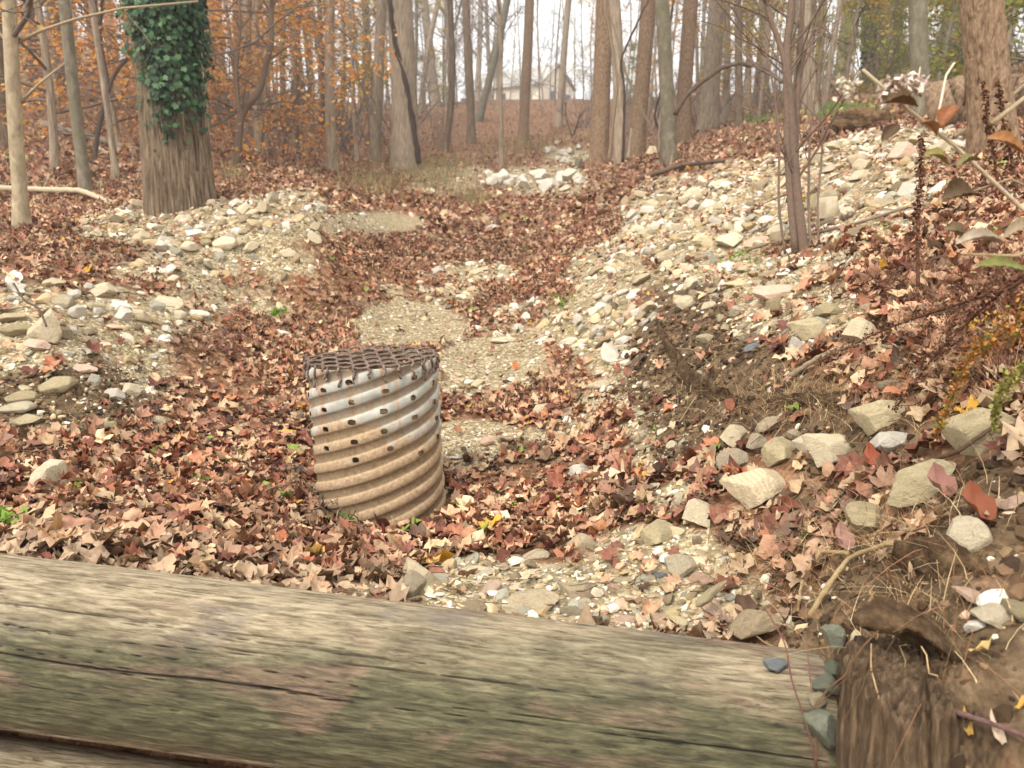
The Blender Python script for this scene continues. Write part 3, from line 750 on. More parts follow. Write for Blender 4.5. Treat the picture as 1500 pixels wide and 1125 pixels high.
o = obj('wire_cover', wire_cover(), riser); o.rotation_euler[2] = R(14)
# litter, silt and twigs drifted against the foot
B = MB(); rg = np.random.default_rng(17)
for i in range(170):
    a = rg.uniform(0, 2 * np.pi) if i % 3 else rg.normal(R(222), .45); d = PIR + abs(rg.normal(0, .09)) + .02
    x, y = PX + d * math.cos(a), PY + d * math.sin(a); z = float(H(x, y)[0]) + .01 + (.09 * rg.random() * (i % 3 == 0))
    L = rg.uniform(.03, .11); an = rg.uniform(0, 6.28); dz = rg.normal(0, .03)
    t = np.linspace(-.5, .5, 5)[:, None]
    P = np.array([x, y, z]) + t * np.array([math.cos(an) * L, math.sin(an) * L, dz]) + rg.normal(0, .004, (5, 3))
    B.tube(P, rg.uniform(.0015, .004), 4, np.array(lin('#7c6a55')) * rg.uniform(.4, 1.4))
tag(obj('twig_debris', B.mesh('twig_debris', [M_twig])), kind='stuff')
# ---------------------------------------------------------------- labels that single things out
MARKS = [('the ivy-clad tree', 262, 240), ('the corrugated drain riser', 545, 640), ('the vine-bound tree', 592, 180), ('the white stone pile', 775, 268), ('the multi-stemmed sapling', 1165, 330),
 ('the reddish-barked tree', 1450, 130), ('the pale sapling at the left edge', 30, 220), ('the upright rotting post', 1290, 1010), ('the end of the dam log', 1140, 975), ('the middle of the dam log', 650, 900),
 ('the dark cut bank', 1030, 560), ('the left gravel bank', 60, 540), ('the crest of the left gravel mound', 400, 300), ('the big banded boulder', 1108, 705), ('the sandy patch behind the riser', 610, 475),
 ('the left end of the dam log', 60, 800), ('the pale house', 765, 125), ('the smooth greenish trunk', 1350, 90), ('the big olive boulder', 1435, 625), ('the amber weed stalk', 1380, 560), ('the straight furrowed trunk', 875, 130)]
USED = {}
def where(px, py, k=0, skip=()):
    ds = sorted([(math.hypot(px - m[1], (py - m[2]) * 1.25), m) for m in MARKS if m[0] not in skip], key=lambda t: t[0])
    d, m = ds[k]; dx, dy = px - m[1], py - m[2]
    if d < 28: return 'touching ' + m[0] if d < 14 else 'beside ' + m[0]
    far = 'just ' if d < 75 else ('' if d < 150 else 'well ')
    if abs(dx) > 1.6 * abs(dy): w = 'left of' if dx < 0 else 'right of'
    elif abs(dy) > 1.6 * abs(dx): w = 'behind' if dy < 0 else 'in front of'
    else: w = ('behind and ' if dy < 0 else 'in front and ') + ('left of' if dx < 0 else 'right of')
    return far + w + ' ' + m[0]
def label(desc_list, px, py):
    """desc_list: growing descriptions; returns a label no other thing has, or None"""
    for k in (0, 1, 2):
        for dsc in desc_list:
            l = dsc + ' ' + where(px, py, k)
            if len(l.split()) <= 16 and l not in USED: USED[l] = 1; return l
    return desc_list[-1] + ' ' + where(px, py, 0)

# ---------------------------------------------------------------- stones one can count
SPOT = []
def place_rock(px, py, w, h, mat, P=None, label_=None, yaw=None, ti=None, sink=.28, tilt=None, depth=None, cat='stone', group=None, name='stone'):
    """px,py centre of the stone as surveyed; w,h its size in survey pixels"""
    if P is None: P = G(px, py + h * .38)
    _, _, d = project(P); wm = 1.18 * w / FP * d; hm = 1.15 * h / FP * d
    ti = random.randrange(14) if ti is None else ti
    o = obj(name, rock_mesh(ti, mat))
    Nn = nrm(P[:1], P[1:2])[0]; Nn = Vector((Nn * .6 + np.array([0, 0, .4]))).normalized()
    sx = wm / 2 * 1.05; sz = hm / 2 * random.uniform(.95, 1.1); sy = max(sz, sx * random.uniform(.55, .9))
    # seen from above the lying stone shows its depth too
    el = max(.12, (CAMZ - P[2]) / math.hypot(P[0], P[1])); 
    sz = max(sz * .45, sz * 1.05 - sy * el * .55)
    o.scale = (sx, sy, sz)
    q = Nn.to_track_quat('Z', 'Y').to_matrix() if tilt is None else Matrix.Identity(3)
    yaw = random.uniform(-.35, .35) if yaw is None else R(yaw)
    base = Matrix.Rotation(yaw, 3, 'Z') if tilt is None else Matrix.Rotation(R(tilt), 3, 'Y') @ Matrix.Rotation(yaw, 3, 'Z')
    # lean with the ground but keep long axis across the view
    ax = Vector((1, 0, 0)); zz = q @ Vector((0, 0, 1)); xx = (ax - zz * ax.dot(zz)).normalized(); yy = zz.cross(xx)
    fr = Matrix((xx, yy, zz)).transposed()
    o.rotation_euler = (fr @ base).to_euler()
    o.location = Vector(P) + zz * sz * (1 - 2 * sink)
    if px in (1107, 1112, 1036): o.location.z += .03; o.location.y += .03
    SPOT.append((P[0], P[1], max(sx, sy)))
    tag(o, label_, cat, group); return o

SZ = lambda m: 'large' if m > .17 else ('fist-sized' if m > .09 else ('small' if m > .05 else 'tiny'))
HAND = [ # px, py, w, h, material, tilt(deg) or None, label
 (1108,702,86,54,'band',-14,'large cream boulder with pale bands lying below the dark cut bank'),
 (1435,622,92,74,'olive',-25,'biggest yellow-olive boulder, high on the right bank near the dead stalks'),
 (1350,702,92,60,'olive',-28,'long olive boulder leaning on the right bank below the big olive boulder'),
 (1216,653,76,54,'cream',8,'large blocky cream boulder beside the rounded white boulder'),
 (1298,646,66,38,'white',0,'rounded white boulder right of the blocky cream boulder'),
 (1290,603,74,46,'olive',-22,'ridged olive rock just above the rounded white boulder'),
 (1080,668,46,40,'grey',None,'round brownish grey stone touching the banded boulder from behind'),
 (1077,637,36,34,'cream',None,'round cream stone resting on top of the round grey stone'),
 (1112,660,26,26,'grey',None,'small round grey stone wedged behind the banded boulder'),
 (1180,646,26,30,'cream',None,'small cream stone with a dark dimple touching the blocky cream boulder'),
 (1145,656,50,44,'olive',None,'dull yellowish stone half buried left of the blocky cream boulder'),
 (1122,622,42,22,'buff',None,'tan stone tucked under the undercut of the dark bank'),
 (1272,748,54,64,'olive',10,'upright pale olive wedge stone among purple leaves on the right bank'),
 (1412,780,56,60,'cream',-30,'jagged cream rock partly under a large brown leaf, right bank'),
 (1480,735,42,28,'pink',None,'pinkish stone at the right edge of the photo'),
 (1432,868,58,18,'pink',8,'flat pinkish slab above the soil behind the rotting post'),
 (1452,900,48,44,'cream',15,'cream stone under the flat pinkish slab'),
 (1488,886,50,42,'olive',20,'pale yellow-green stone at the right edge beside the flat slab'),
 (1132,424,60,34,'pink',0,'large rounded pinkish cream rock midway up the right slope'),
 (1130,402,30,15,'buff',None,'grey-buff stone perched behind the large rounded pinkish rock'),
 (1186,478,54,32,'olive',-6,'olive-grey ledge stone below the rounded pinkish rock'),
 (1216,454,48,22,'olive',-4,'flat olive stone stacked above the olive-grey ledge stone'),
 (1258,484,52,44,'cream',-18,'chunky cream rock right of the olive-grey ledge stone'),
 (1166,505,20,26,'white',None,'small bright white stone standing below the olive ledge stone'),
 (1275,450,34,14,'buff',-10,'thin buff stone behind the chunky cream rock'),
 (1105,508,22,14,'slate',None,'small dark grey stone in the loose soil of the cut bank'),
 (1208,308,32,44,'cream',0,'taller of two cream stones standing right of the multi-stemmed sapling'),
 (1237,310,19,28,'cream',0,'shorter cream stone standing beside the taller cream one'),
 (1186,298,16,28,'olive',0,'narrow pale stone standing just behind the sapling stems'),
 (1258,258,28,17,'cream',-12,'flat cream stone halfway up behind the two standing stones'),
 (1285,231,22,14,'white',None,'rounded white stone near the top of the right rubble slope'),
 (1320,222,34,30,'pink',None,'orange-topped tan rock near the top of the right slope'),
 (1350,206,52,18,'cream',4,'long cream stone on the crest of the right slope'),
 (1378,214,30,20,'cream',None,'cream stone at the right end of the slope crest'),
 (1296,298,42,18,'buff',-6,'buff ledge stone with a dark hollow beneath, right slope'),
 (1296,312,24,13,'white',None,'small white stone under the buff ledge stone'),
 (1332,278,30,28,'white',None,'white rock beside the dark vertical weed stalk'),
 (1070,352,44,22,'cream',-8,'long cream rock left of the sapling foot'),
 (1106,354,34,20,'pink',None,'pinkish rock next to the long cream rock by the sapling foot'),
 (1140,335,24,20,'cream',None,'rounded cream stone immediately left of the sapling stems'),
 (1055,267,24,14,'cream',None,'cream stone at the upper rim of the rubble slope'),
 (1035,298,22,17,'white',None,'whitish round stone in the middle of the rubble slope'),
 (1047,322,16,14,'white',None,'small white round stone just below the whitish round one'),
 (958,330,18,15,'white',None,'white stone at the left foot of the rubble slope'),
 (895,514,24,30,'white',0,'upright white block stone at the foot of the dark cut bank'),
 (880,545,32,12,'cream',-5,'flat cream stone in front of the upright white block stone'),
 (880,562,36,14,'cream',0,'flatter cream stone below the other flat cream stone'),
 (888,440,18,16,'white',None,'white stone at the left foot of the cut bank slope'),
 (892,452,12,20,'cream',None,'narrow cream stone under the white stone at the slope foot'),
 (870,398,34,16,'buff',-20,'slanting buff slab on the leafy foot of the right slope'),
 (968,376,32,18,'buff',-18,'grey-buff rock on the lower rubble slope'),
 (935,410,34,14,'buff',-22,'thin slanting buff stone on the lower rubble slope'),
 (713,643,18,20,'pink',None,'pinkish white stone on the bare sand right of the riser'),
 (848,688,30,24,'white',0,'bright white stone on the leaves between riser and cut bank'),
 (850,792,38,32,'buff',0,'blocky buff stone at the front edge of the leaves'),
 (795,598,30,16,'cream',None,'cream flat stone in the leaves behind the bright white stone'),
 (617,836,64,50,'cream',25,'large pale slab tilted against the leaves behind the dam log'),
 (598,850,40,44,'grey',35,'grey-brown slab leaning left of the large pale slab'),
 (700,832,60,24,'cream',-4,'flat cream slab right of the large tilted slab'),
 (773,876,84,32,'buff',0,'broad flat buff stone in the gravel behind the dam log'),
 (850,858,60,30,'buff',0,'buff stone behind and right of the broad flat stone'),
 (912,906,42,12,'pink',0,'small flat pink stone near the dam log'),
 (872,904,34,18,'grey',0,'grey oval stone left of the flat pink stone'),
 (838,890,30,20,'grey',0,'grey-buff stone right of the broad flat buff stone'),
 (680,888,56,12,'buff',3,'thin tan slab lying along the back of the dam log'),
 (785,810,34,20,'cream',None,'cream stone at the leaf edge behind the gravel'),
 (720,860,30,30,'pink',-30,'pink-tan stone between the cream slab and the gravel'),
 (1042,882,62,16,'pink',10,'flat salmon-pink stone in the gravel near the log end'),
 (1036,870,20,10,'pink',None,'tiny pink stone behind the flat salmon-pink one'),
 (1107,930,68,48,'buff',-22,'blocky tan stone resting at the back of the log end'),
 (1112,891,16,22,'buff',0,'small ochre stone between the long stone and the blocky tan stone'),
 (962,776,50,44,'olive',-20,'yellowish folded rock at the foot of the right bank'),
 (1022,748,44,46,'cream',-30,'cream rock leaning at the foot of the right bank'),
 (992,822,42,46,'grey',0,'dull brown stone in the gravel below the right bank'),
 (992,730,20,26,'cream',0,'small cream stone above the yellowish folded rock'),
 (1022,845,24,18,'pink',None,'reddish brown stone in the gravel right of the dull brown one'),
 (968,840,24,10,'slate',None,'small teal-grey stone set in the gravel'),
 (68,694,42,54,'cream',8,'big cream stone standing in the leaves under the left bank'),
 (66,480,44,50,'buff',10,'big triangular buff rock at the top of the left bank'),
 (20,483,48,20,'olive',4,'flat pale green slab left of the triangular buff rock'),
 (14,464,56,16,'buff',-2,'flat brown slab on top of the pale green slab'),
 (60,505,34,20,'pink',15,'pinkish stone under the triangular buff rock'),
 (88,487,26,16,'buff',None,'brown stone right of the triangular buff rock'),
 (150,424,34,24,'cream',5,'grey-cream block behind the left gravel bank'),
 (128,421,14,20,'white',None,'narrow white stone left of the grey-cream block'),
 (108,430,16,20,'white',None,'small white stone standing on the left bank rim'),
 (28,419,24,16,'white',None,'white stone near the left edge on the bank rim'),
 (80,413,24,12,'cream',None,'flat cream stone behind the bank rim at the left'),
 (110,456,22,20,'white',None,'white angular stone on the bank right of the triangular rock'),
 (92,440,24,22,'grey',None,'greyish angular stone above the white angular stone'),
 (253,442,38,22,'cream',0,'cream triangular flat stone on the leaves near the left mound'),
 (182,460,18,22,'white',0,'white wedge stone on the left bank slope'),
 (205,463,26,18,'cream',None,'cream stone right of the white wedge stone'),
 (290,460,24,14,'white',None,'white stone in the leaves right of the triangular flat stone'),
 (85,562,40,24,'olive',-6,'olive angular rock in the middle of the left gravel bank'),
 (33,582,36,18,'olive',0,'upper flat olive stone at the lower left of the bank'),
 (27,596,40,16,'grey',0,'grey flat stone directly beneath the upper flat olive stone'),
 (42,614,36,18,'olive',0,'lowest olive stone at the foot of the left bank'),
 (166,576,28,20,'white',None,'whitish grey blocky stone at the foot of the left bank'),
 (190,568,24,22,'cream',None,'cream stone right of the whitish grey blocky stone'),
 (136,556,10,22,'white',0,'thin white shard standing on the left bank'),
 (125,540,30,14,'pink',None,'pinkish brown stone above the thin white shard'),
 (233,614,24,12,'cream',None,'small cream stone on the leaves left of the riser'),
 (163,622,22,14,'olive',None,'small olive stone at the leaf edge below the left bank'),
 (330,357,28,19,'cream',0,'round cream stone on the front of the left mound'),
 (301,355,14,14,'olive',None,'yellowish pebble left of the round cream stone on the mound'),
 (350,354,14,14,'cream',None,'cream pebble right of the round cream stone on the mound'),
 (422,370,22,14,'cream',None,'cream rounded stone at the right foot of the left mound'),
 (461,346,20,16,'cream',None,'cream stone at the right end of the left mound'),
 (141,341,22,13,'cream',None,'cream stone near the left tip of the mound crest'),
 (207,346,22,18,'cream',None,'cream stone on the left half of the mound'),
 (236,360,18,18,'white',None,'white angular stone low on the mound front'),
 (398,290,12,22,'grey',0,'grey stone standing on the crest of the left mound'),
 (358,307,20,14,'cream',None,'cream stone just under the crest of the left mound'),
 (345,297,18,12,'white',None,'white stone on the mound crest beside the ivy-clad tree foot'),
 (720,332,22,8,'white',0,'flat white slab alone on the leaves in the valley'),
 (640,396,16,12,'white',None,'small white stone in the stony strip of the valley floor'),
 (700,397,26,8,'cream',None,'flat cream stone in the stony strip of the valley floor'),
 (760,480,14,14,'white',None,'round white stone right of the sandy patch'),
 (738,496,34,10,'cream',0,'flat cream stone at the top of the sand behind the riser'),
 (1142,1018,40,22,'slate',2,'smooth blue-grey stone lying on the end of the dam log'),
 (1204,1060,56,54,'green',25,'pale green slab jammed between dam log and rotting post'),
 (1214,1004,34,30,'green',-10,'green-grey stone above the pale green slab by the post'),
 (1221,928,26,34,'green',10,'mossy green stone against the top of the rotting post'),
 (1222,978,22,22,'green',0,'tiny green stone between the post and the log end'),
 (1196,1024,32,22,'buff',0,'tan pebble in the gap between log end and post'),
 (1338,545,18,16,'white',0,'small white triangular stone beside the amber weed stalk'),
]
for (px, py, w, h, m, t, lb) in HAND:
    P = None
    if px in (1142,): P = None
    _w = w; ex = {}
    o = place_rock(px, py, w, h, m, label_=lb, tilt=t)
    if px == 1142:
        # rests on the upper surface of the log end
        f = .972; c = LOG_A + (LOG_B - LOG_A) * f; o.location = Vector((c[0] + .0, c[1] - .03, c[2] + LOG_R + .006)); o.scale = (.030, .026, .017); o.rotation_euler = (R(-8), R(4), .2)
    if px in (1204, 1214, 1221, 1222, 1196):
        p = atD(px, py, {1204: 1.52, 1214: 1.58, 1221: 1.6, 1222: 1.6, 1196: 1.55}[px]); o.location = Vector(p); q_ = {1204: .05, 1214: .033, 1221: .032, 1222: .02, 1196: .022}[px]; o.scale = (q_, q_ * .9, q_ * .75); o.rotation_euler = (R(px % 50), R(px % 37), R(px % 90))
# the long narrow green-grey stone
V, F = rock_template(911, 3, cuts=14); long_me = make_mesh('stone', V, [F], [M_olive])
P = G(1057, 928); o = obj('stone', long_me); o.scale = (.083, .021, .018); o.rotation_euler = (0, R(-14), R(36)); o.location = Vector(P) + Vector((-.02, .07, .075))
tag(o, 'long narrow grey-green stone slanting up beside the blocky tan stone', 'stone')

# free scatter of single stones over the rubble (bigger ones), each a thing of its own
ZONES = [ # centre px, py, spread x, y, count, size px min,max, mats, description
 (1010, 320, 95, 60, 46, 14, 31, ['cream', 'cream', 'buff', 'white', 'buff']), (1230, 255, 120, 50, 24, 14, 30, ['cream', 'buff', 'cream', 'grey']),
 (1080, 440, 95, 45, 20, 14, 32, ['buff', 'cream', 'olive', 'grey']), (900, 460, 55, 60, 20, 12, 23, ['cream', 'white', 'buff']),
 (330, 335, 150, 30, 26, 11, 23, ['cream', 'white', 'buff']), (130, 470, 110, 60, 18, 13, 27, ['buff', 'cream', 'buff', 'white']),
 (800, 860, 170, 40, 16, 14, 32, ['buff', 'cream', 'grey', 'pink', 'cream']), (950, 600, 50, 80, 7, 12, 22, ['cream', 'buff']), (1330, 640, 120, 90, 6, 15, 30, ['olive', 'buff', 'cream'])]
gname = 'loose stones on the rubble slopes and banks'
CN = dict(cream='cream', buff='tan', white='white', grey='grey', olive='olive', pink='pink', slate='slate', green='green')
SHAPES = ['angular', 'rounded', 'blocky', 'flat', 'wedge-shaped', 'knobbly', 'oblong', 'chipped', 'smooth', 'squat', 'uneven', 'faceted', 'plump', 'oval']
cnt = 0
for (cx, cy, sx_, sy_, N_, a, b, ms) in ZONES:
    done = 0; tries = 0
    while done < N_ and tries < N_ * 12:
        tries += 1
        px, py = random.gauss(cx, sx_ * .6), random.gauss(cy, sy_ * .6)
        if not (5 < px < 1495 and 200 < py < 940): continue
        w = a + (b - a) * random.random() ** 1.8; h = w * random.uniform(.42, .85)
        P = G(px, py + h * .3); P[2] = H(P[0], P[1])[0]; d_ = project(P)[2]
        if (P[0] - PX) ** 2 + (P[1] - PY) ** 2 < .12 or (P[1] < log_y(P[0]) + .24 and P[0] < .8): continue
        rad = w / FP * d_ / 2
        if any((P[0] - q[0]) ** 2 + (P[1] - q[1]) ** 2 < (rad * .8 + q[2] * .8) ** 2 for q in SPOT): continue
        m = random.choice(ms); ti = random.randrange(14)
        wm = rad * 2; shp = 'flat' if h / w < .5 else SHAPES[ti]
        lb = label([f'{SZ(wm)} {CN[m]} stone', f'{SZ(wm)} {shp} {CN[m]} stone', f'{SZ(wm)} {shp} {CN[m]} stone lying'], px, py)
        place_rock(px, py, w, h, m, P=P, ti=ti, yaw=random.uniform(0, 360), group=gname, label_=lb, sink=random.uniform(.15, .35)); done += 1; cnt += 1
# the heap of pale boulders up the valley
for i in range(46):
    if i < 30: px, py = random.uniform(715, 852), random.uniform(252, 280); py = 262 + (py - 262) * (1 - abs(px - 780) / 160) 
    else: px, py = random.gauss(830, 14), random.gauss(228, 8)
    w = random.uniform(12, 24) if i < 30 else random.uniform(7, 13); h = w * random.uniform(.6, .9)
    P = G(px, py + h * .3); m = 'white'
    if any((P[0] - q[0]) ** 2 + (P[1] - q[1]) ** 2 < (.03) for q in SPOT[-i:] if i): continue
    sh = SHAPES[i % 14]
    lb = label([f'pale {sh} boulder', f'{"bigger" if w > 15 else "lesser"} pale {sh} boulder', f'{"bigger" if w > 15 else "lesser"} whitish {sh} boulder'], px, py)
    place_rock(px, py, w, h, m, P=P, yaw=random.uniform(0, 360), group='pale boulders heaped across the valley floor', label_=lb, sink=.1, cat='boulder', name='boulder', tilt=0)
print('stones', len(SPOT), cnt)
# ---------------------------------------------------------------- gravel, loose earth and leaf litter
B = MB()
k1 = pebbles(B, 44000, 1.2, 4.5, .0035, .013, RTp)
k1 += pebbles(B, 7000, 1.2, 4.5, .010, .034, RTs)
k2 = pebbles(B, 34000, 4.5, 12, .006, .024, RTp)
k2 += pebbles(B, 12000, 4.5, 12, .020, .072, RTs)
k3 = pebbles(B, 14000, 12, 30, .03, .09, RTp, pw=1)
print('pebbles', k1, k2, k3)
tag(obj('gravel', B.mesh('gravel', [M_pebble], smooth=False)), kind='stuff')
B = MB()
SOILC = np.array([lin(c) for c in ('#4a3826', '#5d4833', '#6f5840', '#826a4e', '#3d2f22')])
k4 = pebbles(B, 44000, 1.0, 5.0, .004, .022, RTp, 's', pal=SOILC, zs=(.6, 1.0))
tag(obj('loose_dirt', B.mesh('loose_dirt', [M_pebble], smooth=False)), kind='stuff')
B = MB()
n_a = leaf_layer(B, 27000, 1.5, 4.6, LT2, .052, .128, 1, tilt=.30, lift=.04, spread=1.15)
tag(obj('leaf_litter', B.mesh('leaf_litter', [M_leaf])), kind='stuff')
B = MB(); rg = np.random.default_rng(18); x, y = scatter(3200, 1.5, 9, 1.1); z = H(x, y); ok = ~((y < log_y(x) + .2) & (x < .78)) & (((x - PX) ** 2 + (y - PY) ** 2) > .1)
for a, b, c in zip(x[ok], y[ok], z[ok]):
    L = rg.uniform(.03, .16); an = rg.uniform(0, 6.28); t = np.linspace(-.5, .5, 4)[:, None]
    B.tube(np.array([a, b, c + rg.uniform(.01, .045)]) + t * np.array([math.cos(an) * L, math.sin(an) * L, rg.normal(0, .02)]) + rg.normal(0, .004, (4, 3)), rg.uniform(.0010, .0030), 3, np.array(lin('#8a745c')) * rg.uniform(.35, 1.5), cap=False)
tag(obj('twig_debris', B.mesh('twig_debris', [M_twig])), kind='stuff')
B = MB()
n_b = leaf_layer(B, 100000, 4.6, 12, LT1, .052, .10, 1, tilt=.5, lift=.035, spread=1.15)
n_c = leaf_layer(B, 120000, 12, 75, LT0, .08, .17, 1, pw=1, tilt=.6, lift=.07, spread=1.2)
tag(obj('leaf_litter', B.mesh('leaf_litter', [M_leaf])), kind='stuff')
print('leaves', n_a, n_b, n_c)

B = MB(); n = 80000      # litter outside the photographed field too
y = rng.uniform(-4, 13, n); x = rng.uniform(-16, 16, n); yy = np.maximum(y, 0)
k = (np.abs(x) > .88 * yy + .32) & ((np.abs(y - log_y(x)) > .27) | (x > .85)) & (rng.random(n) < np.clip(1.5 - np.hypot(x, y) / 18, .2, 1)); x, y = x[k], y[k]; m = len(x); N = nrm(x, y) + rng.normal(0, .35, (m, 3)); N /= np.linalg.norm(N, axis=1)[:, None]
stamp(LT1, rng.integers(0, len(LT1), m), np.stack([x, y, H(x, y) + .004 + .03 * rng.random(m)], -1), frames(N, rng.uniform(0, 6.28, m)), rng.uniform(.07, .15, m), leaf_cols(m), B)
tag(obj('leaf_litter', B.mesh('leaf_litter', [M_leaf])), kind='stuff')
# ---------------------------------------------------------------- trees
def limb(P0, D, L, rg, n=7, wob=.12, up=.15):
    P = [np.array(P0, float)]; D = np.array(D, float)
    for i in range(n - 1):
        D = D + rg.normal(0, wob, 3) + np.array([0, 0, up / n]); D /= np.linalg.norm(D); P.append(P[-1] + D * L / (n - 1))
    return np.array(P), D
def ramify(B, P0, D, L, r, depth, rg, col, tips, mat=0, kids=(3, 5), k=5, wob=.12, up=.15, down=False):
    P, De = limb(P0, D, L, rg, 6 if depth > 0 else 4, wob, up)
    B.tube(P, np.linspace(r, r * .45 if depth else r * .2, len(P)), k if depth > 1 else (4 if depth else 3), col, mat, cap=False)
    if depth == 0: tips.append(P); return
    for i in range(rg.integers(*kids) + 1):
        f = rg.uniform(.25, 1); q = f * (len(P) - 1); i0 = min(int(q), len(P) - 2); p = P[i0] + (P[i0 + 1] - P[i0]) * (q - i0)
        d = P[i0 + 1] - P[i0]; d /= np.linalg.norm(d); s = rg.normal(0, 1, 3); s -= d * (s @ d); s /= np.linalg.norm(s) + 1e-9
        a = rg.uniform(.5, .95); nd = d * math.cos(a) + s * math.sin(a)
        ramify(B, p, nd, L * rg.uniform(.42, .68), r * .5 * (1 - .4 * f), depth - 1, rg, col, tips, mat, kids, k, wob, up)

def trunk_mesh(mat, Hh, r0, lean, seed, sides=14, n=22, flare=.5, bend=.02, ridge=0., rfreq=7, taper=.55, buttress=.0):
    """lean = (dx, dy) per metre of height. returns mesh and axis function"""
    rg = np.random.default_rng(seed); t = np.linspace(0, 1, n) ** (1.35 if ridge else 1.15); z = t * (Hh + .5) - .5
    bx = bend * Hh * (np.sin(t * 5 + rg.uniform(0, 6)) - np.sin(rg.uniform(0, 1) * 0)) ; by = bend * Hh * np.sin(t * 4 + rg.uniform(0, 6))
    bx -= np.interp(0, z, bx); by -= np.interp(0, z, by)
    r = r0 * (1 - taper * t) * (1 + flare * np.exp(-np.maximum(z, 0) / (r0 * 1.6)))
    th = np.arange(sides) * 2 * np.pi / sides; TH, Zi = np.meshgrid(th, np.arange(n)); TH = TH.ravel(); Zi = Zi.ravel()
    c, s = np.cos(TH), np.sin(TH); zz = z[Zi]
    rr = r[Zi] * (1 + .06 * fbm(np.stack([c * 1.2, s * 1.2, zz * .8], -1), 2, seed))
    if buttress: rr = rr * (1 + buttress * np.exp(-np.maximum(zz, 0) / (r0 * 1.2)) * np.cos(TH * 5 + seed))
    if ridge:
        w = .5 * fbm(np.stack([c * 2, s * 2, zz * 1.5], -1), 2, seed + 1)
        f = fbm(np.stack([(c + .12 * w) * rfreq, (s + .12 * w) * rfreq, zz * 1.3], -1), 2, seed + 2)
        rr = rr + ridge * (np.clip(1 - np.abs(f) * 4.2, 0, 1) * -1.0 + .35 * f)
    V = np.stack([lean[0] * zz + bx[Zi] + rr * c, lean[1] * zz + by[Zi] + rr * s, zz], -1)
    i = np.arange(n - 1)[:, None] * sides; j = np.arange(sides)[None]; j2 = (j + 1) % sides
    F4 = np.stack([i + j, i + j2, i + sides + j2, i + sides + j], -1).reshape(-1, 4)
    axis_ = lambda h: np.array([lean[0] * h + np.interp(h, z, bx), lean[1] * h + np.interp(h, z, by), h])
    rad = lambda h: np.interp(h, z, r)
    return make_mesh('trunk', V, [F4], [mat]), axis_, rad

def leaf_quads(B, pts, size, cols, rg, mat=1, flat=.5):
    n = len(pts)
    if not n: return
    a = rg.uniform(0, 6.28, n); A = np.stack([np.cos(a), np.sin(a), rg.normal(0, flat, n)], -1); A /= np.linalg.norm(A, axis=1)[:, None]
    b = rg.normal(0, 1, (n, 3)) * np.array([1, 1, .35]); b -= A * (A * b).sum(1)[:, None]; b /= np.linalg.norm(b, axis=1)[:, None]
    s = size * rg.uniform(.6, 1.2, n)[:, None]
    V = np.stack([pts, pts + A * s * .5 + b * s * .36, pts + A * s, pts + A * s * .5 - b * s * .36], 1).reshape(-1, 3)
    V[:, 2] += rg.normal(0, size * .08, len(V))
    B.add(V, None, np.arange(4 * n).reshape(-1, 4), np.repeat(cols, 4, 0), mat)

def pick(cols, n, rg, j=.18):
    c = np.array([lin(x) for x in cols])[rg.integers(0, len(cols), n)]; return c * rg.uniform(1 - j, 1 + j, (n, 1))

GREYT = np.array(lin('#7d7066')); 
def crown_mesh(axis_, rad, h0, h1, nb, bl, seed, col, depth=2, leaves=None, lsize=.09, lper=6, horiz=False, lcol=None):
    B = MB(); rg = np.random.default_rng(seed); tips = []
    for i in range(nb):
        h = h0 + (h1 - h0) * (i + rg.random()) / nb; a = rg.uniform(0, 6.28); p = axis_(h); el = rg.uniform(-.05, .35) if horiz else rg.uniform(.3, 1.1)
        D = np.array([math.cos(a) * math.cos(el), math.sin(a) * math.cos(el), math.sin(el)])
        ramify(B, p, D, bl * rg.uniform(.6, 1.2) * (1.15 - .6 * (h - h0) / (h1 - h0 + .01)), max(.012, rad(h) * .42), depth, rg, col, tips, up=0 if horiz else .3)
    if leaves:
        pts = []
        for P in tips:
            for _ in range(lper):
                f = rg.uniform(0, len(P) - 1.01); i0 = int(f); pts.append(P[i0] + (P[i0 + 1] - P[i0]) * (f - i0) + rg.normal(0, .10, 3) * np.array([1, 1, .5]))
        pts = np.array(pts); leaf_quads(B, pts, lsize, pick(leaves, len(pts), rg), rg)
    return B.mesh('crown', [M_twig, M_fol])

def tree(name, px, py, wpx, tx, bark, lab, Hh=14, cat='tree', group=None, crown=None, sides=None, ridge=0, seed=None, bend=.012, taper=.5, flare=.45, rfreq=7, P=None, buttress=0, r=None):
    seed = seed or int(px * 7 + py); P = G(px, py) if P is None else P
    _, _, d = project(P); r0 = r or wpx / FP * d / 2
    top = atY(tx, 0, P[1]); hh = max(.5, top[2] - P[2]); lean = ((top[0] - P[0]) / hh, np.random.default_rng(seed).uniform(-.02, .02))
    root = empty(name, P, lab, cat, group)
    sd = sides or (40 if wpx > 30 else (18 if wpx > 14 else 10)); n = 26 if not ridge else 150
    me, ax, rad = trunk_mesh(bark, Hh, r0, lean, seed, sd, n, flare, bend, ridge, rfreq, taper, buttress)
    obj('trunk', me, root)
    c = dict(h0=Hh * .45, h1=Hh * .97, nb=9, bl=Hh * .22, seed=seed + 1, col=GREYT * .8, depth=2); c.update(crown or {})
    obj('crown', crown_mesh(ax, rad, **c), root)
    return root, ax, rad, P, d

ORANGE = ['#d9984f', '#cc8540', '#e2ac64', '#cf975a', '#dba773', '#c07c42', '#d6ae55']; YEL = ['#b79c3c', '#c9ae4a', '#9c8f3a', '#a88a35']
